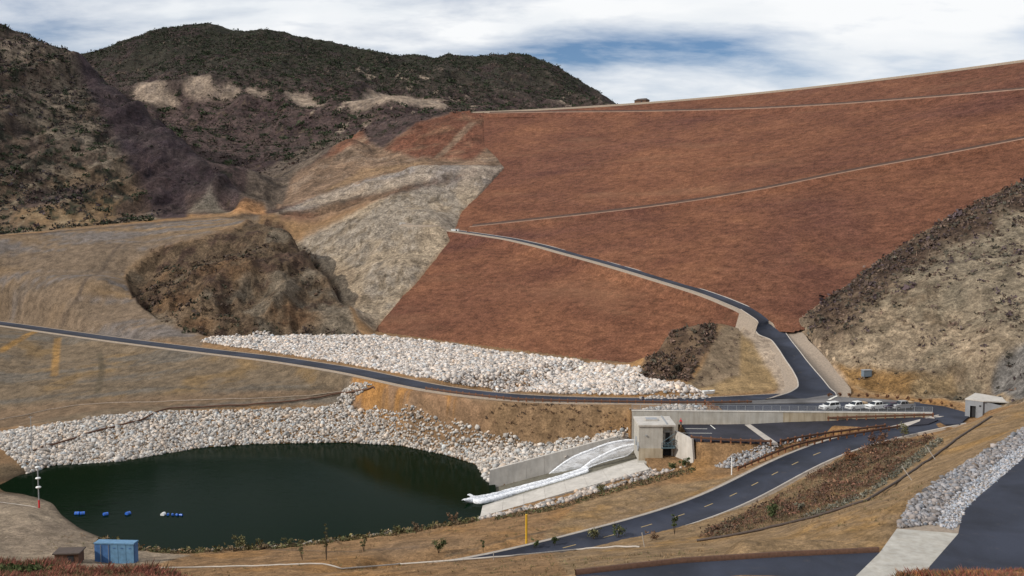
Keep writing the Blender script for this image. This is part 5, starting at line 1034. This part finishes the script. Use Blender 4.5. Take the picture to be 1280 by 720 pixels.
# ---------------------------------------------------------------- vehicles
def car_mesh(name, prof, wid, mat, par, inset=0.0, bev=.05):
    bm = bmesh.new(); top = max(z for _, z in prof)
    def hw(z): return wid/2-inset*max(0, (z-.95))/max(.01, top-.95)
    a = [bm.verts.new((x, -hw(z), z)) for x, z in prof]; b = [bm.verts.new((x, hw(z), z)) for x, z in prof]; n = len(prof)
    bm.faces.new(a[::-1]); bm.faces.new(b)
    for i in range(n): bm.faces.new((a[i], a[(i+1) % n], b[(i+1) % n], b[i]))
    bmesh.ops.recalc_face_normals(bm, faces=bm.faces[:])
    bmesh.ops.bevel(bm, geom=[e for e in bm.edges if abs(e.verts[0].co.y-e.verts[1].co.y) < .4], offset=bev, segments=2, affect='EDGES')
    return link(name, bm, mat, par)
def arch(x, r=.42, z=.38): return [(x-r, .32), (x-r*.75, z+r*.55), (x, z+r*.82), (x+r*.75, z+r*.55), (x+r, .32)][::-1]
def vehicle(kind, paint, px, py, z, head, label, group='vehicles parked behind the retaining wall', load=None):
    p = P(px, py, z); t = empty({'suv': 'parked_car', 'sedan': 'parked_car'}.get(kind, 'pickup_truck'), tuple(p), head, label=label, cat='car' if kind != 'pickup' else 'pickup truck', group=group)
    if kind == 'suv': Ln_, wb1, wb0 = 4.6, 1.35, -1.4; prof = [(-2.25, .32)]+[(-2.3, .95), (-2.2, 1.05), (2.0, 1.0), (2.3, .85), (2.3, .35)]; cab = [(-2.22, 1.03), (-2.05, 1.7), (.35, 1.72), (1.15, 1.03)]
    elif kind == 'sedan': prof = [(-2.2, .32), (-2.25, .85), (-2.0, .95), (2.0, .88), (2.25, .7), (2.25, .35)]; wb1, wb0 = 1.35, -1.3; cab = [(-1.7, .93), (-1.1, 1.40), (.4, 1.40), (1.2, .90)]
    else: prof = [(-2.7, .42), (-2.75, 1.05), (-2.65, 1.12), (-.95, 1.12), (2.3, 1.10), (2.6, .95), (2.62, .42)]; wb1, wb0 = 1.75, -1.75; cab = [(-.95, 1.10), (-.85, 1.78), (.75, 1.80), (1.45, 1.10)]
    lower = prof+arch(wb1)+arch(wb0); car_mesh('body', lower, 1.82, paint, t, 0, .04)
    car_mesh('cab', cab, 1.72, paint, t, .22, .05)
    (x0, z0), (x1, z1), (x2, z2), (x3, z3) = cab
    def yy(z): return .86-.22*(z-.95)/(z1-.95)+.012
    # glass
    bm = bmesh.new()
    def q(a): bm.faces.new([bm.verts.new(v) for v in a])
    f = lambda a, b, k: a+(b-a)*k
    wa_, wb_ = .12, .88
    q([(f(x3, x2, wa_)+.02, -yy(f(z3, z2, wa_))+.1, f(z3, z2, wa_)+.02), (f(x3, x2, wa_)+.02, yy(f(z3, z2, wa_))-.1, f(z3, z2, wa_)+.02), (f(x3, x2, wb_)+.02, yy(f(z3, z2, wb_))-.1, f(z3, z2, wb_)+.02), (f(x3, x2, wb_)+.02, -yy(f(z3, z2, wb_))+.1, f(z3, z2, wb_)+.02)])
    link('windscreen', bm, 'glass', t); bm = bmesh.new()
    q([(f(x0, x1, wa_)-.02, -yy(f(z0, z1, wa_))+.1, f(z0, z1, wa_)), (f(x0, x1, wb_)-.02, -yy(f(z0, z1, wb_))+.1, f(z0, z1, wb_)), (f(x0, x1, wb_)-.02, yy(f(z0, z1, wb_))-.1, f(z0, z1, wb_)), (f(x0, x1, wa_)-.02, yy(f(z0, z1, wa_))-.1, f(z0, z1, wa_))]); link('rear_window', bm, 'glass', t)
    for s_ in (-1, 1):
        xm = (x1+x2)/2
        for (u0, u1) in (((x0+.18), xm-.04), (xm+.04, x3-.28)):
            bm = bmesh.new(); za, zb_ = z0+.08, z1-.08
            def cx(u, zz):
                lo_ = f(x0, x1, (zz-z0)/(z1-z0))+.08; hi_ = f(x3, x2, (zz-z0)/(z2-z3))-.08; return min(max(u, lo_), hi_)
            q([(cx(u0, za), s_*yy(za), za), (cx(u1, za), s_*yy(za), za), (cx(u1, zb_), s_*yy(zb_), zb_), (cx(u0, zb_), s_*yy(zb_), zb_)]); link('side_window', bm, 'glass', t)
        for xw in (wb0, wb1):
            wr = .36 if kind != 'pickup' else .39; w_ = cyl('wheel', (xw, s_*.70, wr), (xw, s_*.92, wr), wr, 'tyre', t, seg=16); cyl('rim', (xw, s_*.90, wr), (xw, s_*.935, wr), wr*.55, 'silver', w_, seg=12)
        box('headlight', (prof[-1][0]-.0, s_*.66, .78 if kind != 'pickup' else .88), (.08, .32, .16), 'silver', t); box('tail_light', (prof[0][0]-.03, s_*.72, .85), (.06, .2, .25), 'red', t)
        box('mirror', (x3-.25, s_*1.0, z3+.1), (.14, .16, .14), paint, t)
    box('grille', (prof[-1][0]+.0, 0, .72 if kind != 'pickup' else .84), (.07, .9, .22), 'dark', t); box('bumper', (prof[-1][0]+.06, 0, .46), (.14, 1.74, .2), 'silver', t, bev=.02)
    if kind == 'pickup':
        box('bed_floor', (-1.85, 0, 1.125), (1.5, 1.5, .02), 'dark', t)
        if load: box('bed_load', (-1.85, 0, 1.3), (1.3, 1.4, .38), load, t, bev=.06)
    return t
hd = R(205)
vehicle('suv', 'white', 1037, 512.3, 17.95, R(207), 'white sport utility vehicle, leftmost of the vehicles parked behind the retaining wall')
vehicle('pickup', 'white', 1071, 511.8, 18, R(207), 'white pickup truck with a tan load in its bed, second vehicle from the left', load='tan')
vehicle('pickup', 'white', 1096, 511.8, 18, R(203), 'white pickup truck with an empty bed, third vehicle from the left')
vehicle('sedan', 'purple', 1114, 511.2, 18.02, R(200), 'very dark purple car between the white pickup and the silver one')
vehicle('pickup', 'silver', 1128, 511, 18.05, R(200), 'silver-grey pickup truck, rightmost of the vehicles behind the wall', load='tan')

# ---------------------------------------------------------------- people (skinned figures)
def person(pos, rz, label, top, legs, cap, lean=.06, armspread=.2, crop=0):
    t = empty('person', tuple(pos), rz, label=label, cat='person')
    def skin(name, J, E, mat, sub=1, root=0):
        me = bpy.data.meshes.new(name); me.from_pydata([j[0] for j in J], E, []); me.materials.append(M[mat]) if isinstance(mat, str) else [me.materials.append(M[x]) for x in mat]
        o = bpy.data.objects.new(name, me); COL.objects.link(o); o.parent = t; md_ = o.modifiers.new('skin', 'SKIN')
        for v, j in zip(me.skin_vertices[0].data, J): v.radius = (j[1], j[2] if len(j) > 2 else j[1]); v.use_root = False
        me.skin_vertices[0].data[root].use_root = True; o.modifiers.new('sub', 'SUBSURF').render_levels = sub; md_.use_smooth_shade = True; return o
    J = [((0, 0, .95), .145, .11), ((0, .0, 1.12), .13, .10), ((0, lean*.4, 1.36), .165, .11), ((0, lean*.6, 1.47), .07), ((0, lean*.8, 1.54), .055)]
    E = [(0, 1), (1, 2), (2, 3), (3, 4)]
    for s_ in (-1, 1):
        b = len(J); J += [((s_*.09, 0, .88), .095), ((s_*.11, s_*.08+.02, .48), .062), ((s_*.12, s_*.16-.03, .10), .045), ((s_*.13, s_*.16+.12, .04), .04)]; E += [(0, b), (b, b+1), (b+1, b+2), (b+2, b+3)]
        a = len(J); el = (s_*(.25+armspread*.2), -s_*.05, 1.13); wr = (s_*(.24+armspread*.25), -s_*.05+.12, .90); J += [((s_*.19, lean*.5, 1.41), .06), (el, .045), (wr, .032), ((wr[0], wr[1]+.02, wr[2]-.07), .032)]; E += [(2, a), (a, a+1), (a+1, a+2), (a+2, a+3)]
    skin('body', J, E, legs)
    # shirt over the upper body
    K = [((0, 0, .98), .155, .12), ((0, 0, 1.13), .15, .12), ((0, lean*.4, 1.36), .18, .125), ((0, lean*.6, 1.46), .09)]; EE = [(0, 1), (1, 2), (2, 3)]
    for s_ in (-1, 1): a = len(K); K += [((s_*.19, lean*.5, 1.41), .075), ((s_*(.25+armspread*.2), -s_*.05, 1.13), .058), ((s_*(.24+armspread*.24), -s_*.05+.10, .93), .044)]; EE += [(2, a), (a, a+1), (a+1, a+2)]
    skin('shirt', K, EE, top)
    bm = bmesh.new(); bmesh.ops.create_uvsphere(bm, u_segments=16, v_segments=12, radius=.1)
    for v in bm.verts: v.co = Vector((v.co.x*.78, v.co.y*.95+(.015 if v.co.y > .08 and abs(v.co.x) < .03 and abs(v.co.z) < .03 else 0), v.co.z*1.2))+Vector((0, lean, 1.66))
    hd_ = link('head', bm, 'skin', t, True)
    for s_ in (-1, 1):
        e_ = bmesh.new(); add_box(e_, Vector((s_*.03, lean+.088, 1.665)), (.022, .01, .012)); link('eye', e_, 'dark', hd_); e_ = bmesh.new(); add_box(e_, Vector((s_*.082, lean, 1.65)), (.012, .03, .05), bev=.004); link('ear', e_, 'skin', hd_)
    e_ = bmesh.new(); add_box(e_, Vector((0, lean+.10, 1.64)), (.022, .025, .035), bev=.005); link('nose', e_, 'skin', hd_); e_ = bmesh.new(); add_box(e_, Vector((0, lean+.088, 1.60)), (.04, .01, .008)); link('mouth', e_, 'dark', hd_)
    bm = bmesh.new(); bmesh.ops.create_uvsphere(bm, u_segments=16, v_segments=10, radius=.118); bmesh.ops.delete(bm, geom=[v for v in bm.verts if v.co.z < -.005], context='VERTS')
    for v in bm.verts: v.co += Vector((0, lean-.005, 1.70))
    link('helmet' if cap == 'helmet' else 'hair', bm, cap, t, True)
    for s_ in (-1, 1):
        wx, wy, wz = s_*(.24+armspread*.25), -s_*.05+.14, .83; HJ = [((wx, wy-.02, wz+.05), .026, .018), ((wx, wy, wz), .036, .016)]; HE = [(0, 1)]
        for k in range(4):
            b = len(HJ); dx = (k-1.5)*.019; ln = (.062, .075, .07, .055)[k]; HJ += [((wx+dx, wy+.012, wz-.04), .009), ((wx+dx, wy+.022, wz-.04-ln*.5), .0085), ((wx+dx, wy+.014, wz-.04-ln), .008)]; HE += [(1, b), (b, b+1), (b+1, b+2)]
        b = len(HJ); HJ += [((wx-s_*.038, wy+.02, wz+.01), .011), ((wx-s_*.05, wy+.035, wz-.025), .009)]; HE += [(1, b), (b, b+1)]
        skin('hand', HJ, HE, 'skin')
    for s_ in (-1, 1):
        bm = bmesh.new(); add_box(bm, Vector((s_*.125, s_*.16+.04, .045)), (.1, .28, .09), bev=.02); link('shoe', bm, 'dark', t)
    return t
person(P(851, 533.5, 15.4), R(150), 'person in red shirt and red helmet on the lower pad beside the outlet building', 'red', 'navy', 'helmet')
person(P(803.5, 504.0, 17.4), R(190), 'person in dark clothes standing behind the long main-road guardrail', 'navy', 'navy', 'navy')

# ---------------------------------------------------------------- portal building on the right
q0 = P(1206, 520, 18.0); q1 = P(1230, 523, 18.0); dirx = (q1-q0); dirx.z = 0; wq = dirx.length; ang = math.atan2(dirx.y, dirx.x)
pbd = empty('portal_building', (q0.x, q0.y, 17.9), ang, label='grey concrete portal building with a dark doorway set into the right hillside', cat='building')
pbd.scale = (.92, .92, .80)
box('front_wall', (wq*.13, .25, 2.2), (wq*.26, .5, 4.4), 'concrete_grey', pbd); box('front_wall', (wq*.82, .25, 2.2), (wq*.36, .5, 4.4), 'concrete_grey', pbd); box('lintel', (wq*.45, .25, 3.7), (wq*.38-.004, .5, 1.4), 'concrete_grey', pbd)
box('doorway', (wq*.45, .55, 1.5), (wq*.38, .1, 3.0), 'dark', pbd); box('jamb', (wq*.265, -.02, 1.5), (.12, .1, 3.0), 'galv', pbd); box('jamb', (wq*.635, -.02, 1.5), (.12, .1, 3.0), 'galv', pbd)
prism('side_wall', [Vector(v) for v in ((wq-.004, .5, 0), (wq+9, 1.5, 0), (wq+9, 2.0, 0), (wq-.5, 1.2, 0), (wq-.004, .5, 4.35), (wq+9, 1.5, 2.6), (wq+9, 2.0, 2.6), (wq-.5, 1.2, 4.35))], 'concrete_grey', pbd)
box('wall', (.25, 4, 2.2), (.5, 7, 4.38), 'concrete_grey', pbd)
prism('roof', [Vector(v) for v in ((-.1, -.1, 4.4), (wq+.15, -.1, 4.4), (wq+10, 8, 3.6), (0, 8, 4.6), (-.1, -.1, 4.65), (wq+.15, -.1, 4.65), (wq+10, 8, 3.9), (0, 8, 4.9))], 'concrete_pale', pbd)
box('wall_vent', (wq*.85, -.03, 3.2), (.4, .06, .4), 'dark', pbd)
for k, x in enumerate((1209, 1213)):
    p = P(x, 519.5, 18); bo = empty('bollard', tuple(p), label='yellow bollard before the portal doorway, the '+('left' if k == 0 else 'right')+' one', cat='bollard', group='yellow bollards'); cyl('post', (0, 0, 0), (0, 0, 1.15), .14, 'yellow', bo); bm = bmesh.new(); bmesh.ops.create_uvsphere(bm, u_segments=10, v_segments=6, radius=.14)
    for v in bm.verts: v.co.z = v.co.z*.5+1.15
    link('cap', bm, 'yellow', bo)
# monitoring cabinet on the hillside foot
p = hits(1083, 472.5); t = empty('equipment_cabinet', tuple(p), R(10), label='blue-grey equipment cabinet alone on the bench below the right hillside', cat='cabinet')
box('cabinet_body', (0, 0, 1.15), (2.1, 1.3, 1.5), 'greyblue', t, bev=.03); box('lid', (0, 0, 1.96), (2.3, 1.5, .12), 'galv', t, bev=.02); box('door', (.4, -.68, 1.15), (.9, .05, 1.2), 'greyblue', t)
for a, b in ((-.9, -.5), (.9, -.5), (-.9, .5), (.9, .5)): box('leg', (a, b, .2), (.12, .12, .42), 'galv', t)

# ---------------------------------------------------------------- foreground left: container, shed, masts, floats
p = hits(146, 703); p = P(146, 704, d=p.y) if p.y > 80 else P(146, 704, d=148); sc_ = p.y/148.8
t = empty('storage_container', tuple(p), R(-4), label='blue storage container with darker left doors on the beach by the pond', cat='container')
Lc, Wc, Hc = 6.2*sc_, 1.5*sc_, 3.3*sc_; x0 = -Lc/2
box('shell', (0, 0, Hc/2+.1), (Lc-.2, Wc-.3, Hc-.1), 'bluebox', t)
for k in range(2): dr = box('door', (x0+Lc*.4*(k+.5)/2, -Wc/2+.06, Hc/2+.1), (Lc*.2-.05, .12, Hc-.3), 'bluebox', t); cyl('lock_bar', (x0+Lc*.4*(k+.8)/2, -Wc/2-.03, .3), (x0+Lc*.4*(k+.8)/2, -Wc/2-.03, Hc-.2), .04, 'galv', dr)
for k in range(3): sp = box('side_panel', (x0+Lc*.4+Lc*.6*(k+.5)/3, -Wc/2+.05, Hc/2+.1), (Lc*.2-.06, .12, Hc-.3), 'bluebox2', t); box('vent', (x0+Lc*.4+Lc*.6*(k+.5)/3, -Wc/2-.03, Hc*.8), (.35, .05, .14), 'bluebox', sp)
for k in range(2): box('end_panel', (x0*(1-2*k), 0, Hc/2+.1), (.12, Wc-.3, Hc-.3), 'bluebox', t)
for yy_ in (-Wc/2, Wc/2): box('top_rail', (0, yy_, Hc+.02), (Lc+.1, .16, .2), 'bluebox2', t); box('bottom_rail', (0, yy_, .1), (Lc+.1, .16, .2), 'bluebox', t)
box('roof', (0, 0, Hc+.06), (Lc, Wc-.18, .1), 'bluebox2', t)
p = hits(87, 703); t = empty('shed', tuple(p), R(5), label='low dark brown shed left of the blue container, half hidden by red brush', cat='shed')
box('wall', (0, 0, .8), (3.4, 2.4, 1.7), 'rust', t); box('roof', (0, 0, 1.75), (3.9, 2.9, .2), 'pipe', t, bev=.03); box('door', (.6, -1.23, .75), (.9, .05, 1.4), 'dark', t)
p = P(49, 635, 4.6); t = empty('gauge_mast', tuple(p), label='tall grey gauge mast with white floats and red foot at the pond left end', cat='mast'); hm = 61/374*56.4*1.0
cyl('pole', (0, 0, 1.5), (0, 0, hm), .11, 'galv', t); cyl('foot', (0, 0, -.3), (0, 0, 1.55), .16, 'red', t)
for y_ in (583, 597, 608.5):
    z = (635-y_)/61*hm; bm = bmesh.new(); bmesh.ops.create_uvsphere(bm, u_segments=14, v_segments=8, radius=.5)
    for v in bm.verts: v.co.z = v.co.z*.45+z
    link('float', bm, 'white', t, True)
p = hits(40, 566); t = empty('pole', tuple(p), label='thin pale pole standing on the riprap behind the gauge mast', cat='pole'); h2 = 47*p.y/F
cyl('shaft', (0, 0, -.3), (0, 0, h2), .10, 'galv', t, r1=.07); box('cross_arm', (0, 0, h2-.2), (.9, .1, .1), 'galv', t)
for k, (x, y, mt, lb) in enumerate([(96.5, 642, 'barrel', 'leftmost blue float on the pond, touching the next one'), (103, 642, 'barrel', 'blue float touching the leftmost one'), (132, 643, 'barrel', 'blue float drifting alone nearest the left pair'), (160, 642, 'barrel', 'blue float drifting alone halfway to the white-tipped row'), (204, 643, 'white', 'white float at the left end of the drifting row'), (210, 643.2, 'barrel', 'blue float next to the white one in the drifting row'), (216, 643.4, 'barrel', 'blue float in the middle of the drifting row'), (221.5, 643.6, 'barrel', 'blue float second from the right end of the drifting row'), (226.5, 643.8, 'barrel', 'blue float at the right end of the drifting row')]):
    p = P(x, y, WZ+.12); r = .42 if k < 5 else .26; t = empty('float', tuple(p), R(20*k), label=lb, cat='float', group='floats on the pond'); cyl('drum', (-r, 0, 0), (r, 0, 0), r*.9, mt, t, seg=16); cyl('band', (-.06, 0, 0), (.06, 0, 0), r*.95, 'white' if mt == 'white' else 'bluebox', t, seg=16)

# ---------------------------------------------------------------- posts, stakes, pipes, small things
def post(px, py, h, mat, label, cat='post', r=.09, lean=(0, 0), cap=None):
    p = hits(px, py); t = empty('marker_post' if cat == 'post' else cat, tuple(p), label=label, cat=cat); cyl('shaft', (0, 0, -.2), (lean[0], lean[1], h), r, mat, t, seg=8); cyl('cap', (lean[0], lean[1], h), (lean[0], lean[1], h+.08), r*1.2, cap or mat, t, seg=8); return t
p = hits(658, 680); post(658, 680, 37/F*p.y*1.03, 'yellow', 'tall yellow post standing on the bank below the chute', r=.16)
p = hits(914.5, 594); post(914.5, 594, 23/F*p.y, 'white', 'white post at the near end of the longest guardrail', r=.11)
p = hits(806, 684); post(806, 684, 1.7, 'curb', 'leaning pale stake at the end of the pale pipe on the berm', 'stake', .05, (-.35, 0))
p = hits(1141, 600); post(1141, 600, 1.6, 'curb', 'short pale stake crossing the dark pipe halfway up the berm', 'stake', .06, (-1.2, .6))
p = hits(1170, 574); post(1170, 574, 1.6, 'curb', 'short pale stake by the dark pipe near the top of the berm', 'stake', .06, (-1.1, .6))
p = hits(617, 698); post(617, 700, .9, 'curb', 'small stake in the middle of the pale pipe', 'stake', .04)
def laid(pxs, r, mat, name, label, lift=.05, cat='pipe'):
    pl = [];
    for x, y in pxs: h = hits(x, y); pl.append(h)
    out = []
    for i in range(len(pl)-1):
        n = max(2, int((pl[i+1]-pl[i]).length/1.0))
        for k in range(n): q = pl[i].lerp(pl[i+1], k/n); q.z = max(q.z, z_at(q.x, q.y))+r*.6+lift; out.append(q)
    out.append(pl[-1]); return tag(tube(name, out, r, mat, None, 8), label, cat)
laid([(871, 677), (912, 671), (953, 663), (1015, 648), (1083, 627), (1125, 601), (1160, 577), (1200, 547), (1240, 521)], .17, 'pipe', 'dark_pipe', 'dark pipe running up the crest of the ochre foreground berm')
laid([(0, 715), (100, 712), (250, 710), (427, 712), (500, 706), (560, 702), (640, 696), (720, 688), (800, 684)], .11, 'curb', 'pale_pipe', 'pale pipe lying along the foreground berm in front of the pond')
laid([(42, 566), (60, 560), (100, 548), (140, 538), (175, 528), (195, 518), (212, 513), (260, 511), (320, 508), (380, 503), (427, 494), (470, 487)], .22, 'rust', 'rusty_pipe', 'rusty brown pipe crossing the riprap above the pond', .35)
laid([(0, 525), (30, 520), (60, 513), (95, 507), (130, 504.5), (200, 503), (300, 500), (380, 496), (430, 489)], .14, 'gravel', 'drain_channel', 'pale concrete drain line along the bench above the riprap', .0, 'drain')
laid([(0, 629), (25, 632), (47, 635)], .08, 'curb', 'mooring_cable', 'pale cable lying on the beach up to the gauge mast', .05, 'cable')
p = hit_dam(569, 289, 1.2); t = empty('valve_house', tuple(p), R(-15), label='tiny white block at the left end of the access road on the dam face', cat='hut'); box('wall', (0, 0, .45), (3.4, 1.6, .9), 'white', t, bev=.03); box('roof', (0, 0, .95), (3.6, 1.8, .1), 'concrete_pale', t); box('door', (.8, -.82, .4), (.6, .05, .7), 'dark', t)
p = hits(503, 282); t = empty('headwall', tuple(p), label='small pale headwall where the access road meets the grey cut face', cat='headwall'); box('wall', (0, 0, .7), (2.6, .5, 1.4), 'concrete_pale', t); cyl('pipe_mouth', (0, -.35, .6), (0, .3, .6), .35, 'dark', t)
a = float(np.interp(P(795, 130, DZC).x, [c.x for c in CP], _a)); s = float(sc_of(a))+5; t = empty('gate_house', (T0.x+TA.x*a+TN.x*s, T0.y+TA.y*a+TN.y*s, DZC+.35), R(-40), label='tiny dark house silhouetted on the dam crest against the sky', cat='hut')
box('wall', (0, 0, 1.2), (8, 4, 2.4), 'rust', t); prism('roof', [Vector(v) for v in ((-4.4, -2.4, 2.4), (4.4, -2.4, 2.4), (4.4, 2.4, 2.4), (-4.4, 2.4, 2.4), (-3, -.1, 3.6), (3, -.1, 3.6), (3, .1, 3.6), (-3, .1, 3.6))], 'pipe', t); box('door', (1, -2.02, 1), (1, .06, 2), 'dark', t)
p = hits(885, 492); t = empty('boat', tuple(p), R(15), label='small white boat-shaped object on the ground beside the toe boulders', cat='boat')
bm = bmesh.new(); v = [bm.verts.new(q_) for q_ in ((-1.2, -.4, 0), (1.0, -.4, 0), (1.6, 0, 0), (1.0, .4, 0), (-1.2, .4, 0), (-1.3, -.6, .7), (1.1, -.6, .7), (1.9, 0, .8), (1.1, .6, .7), (-1.3, .6, .7))]; bm.faces.new(v[4::-1]); bm.faces.new(v[5:])
for i in range(5): bm.faces.new((v[i], v[(i+1) % 5], v[5+(i+1) % 5], v[5+i]))
link('hull', bm, 'white', t); box('thwart', (0, 0, .74), (.3, 1.1, .06), 'galv', t)
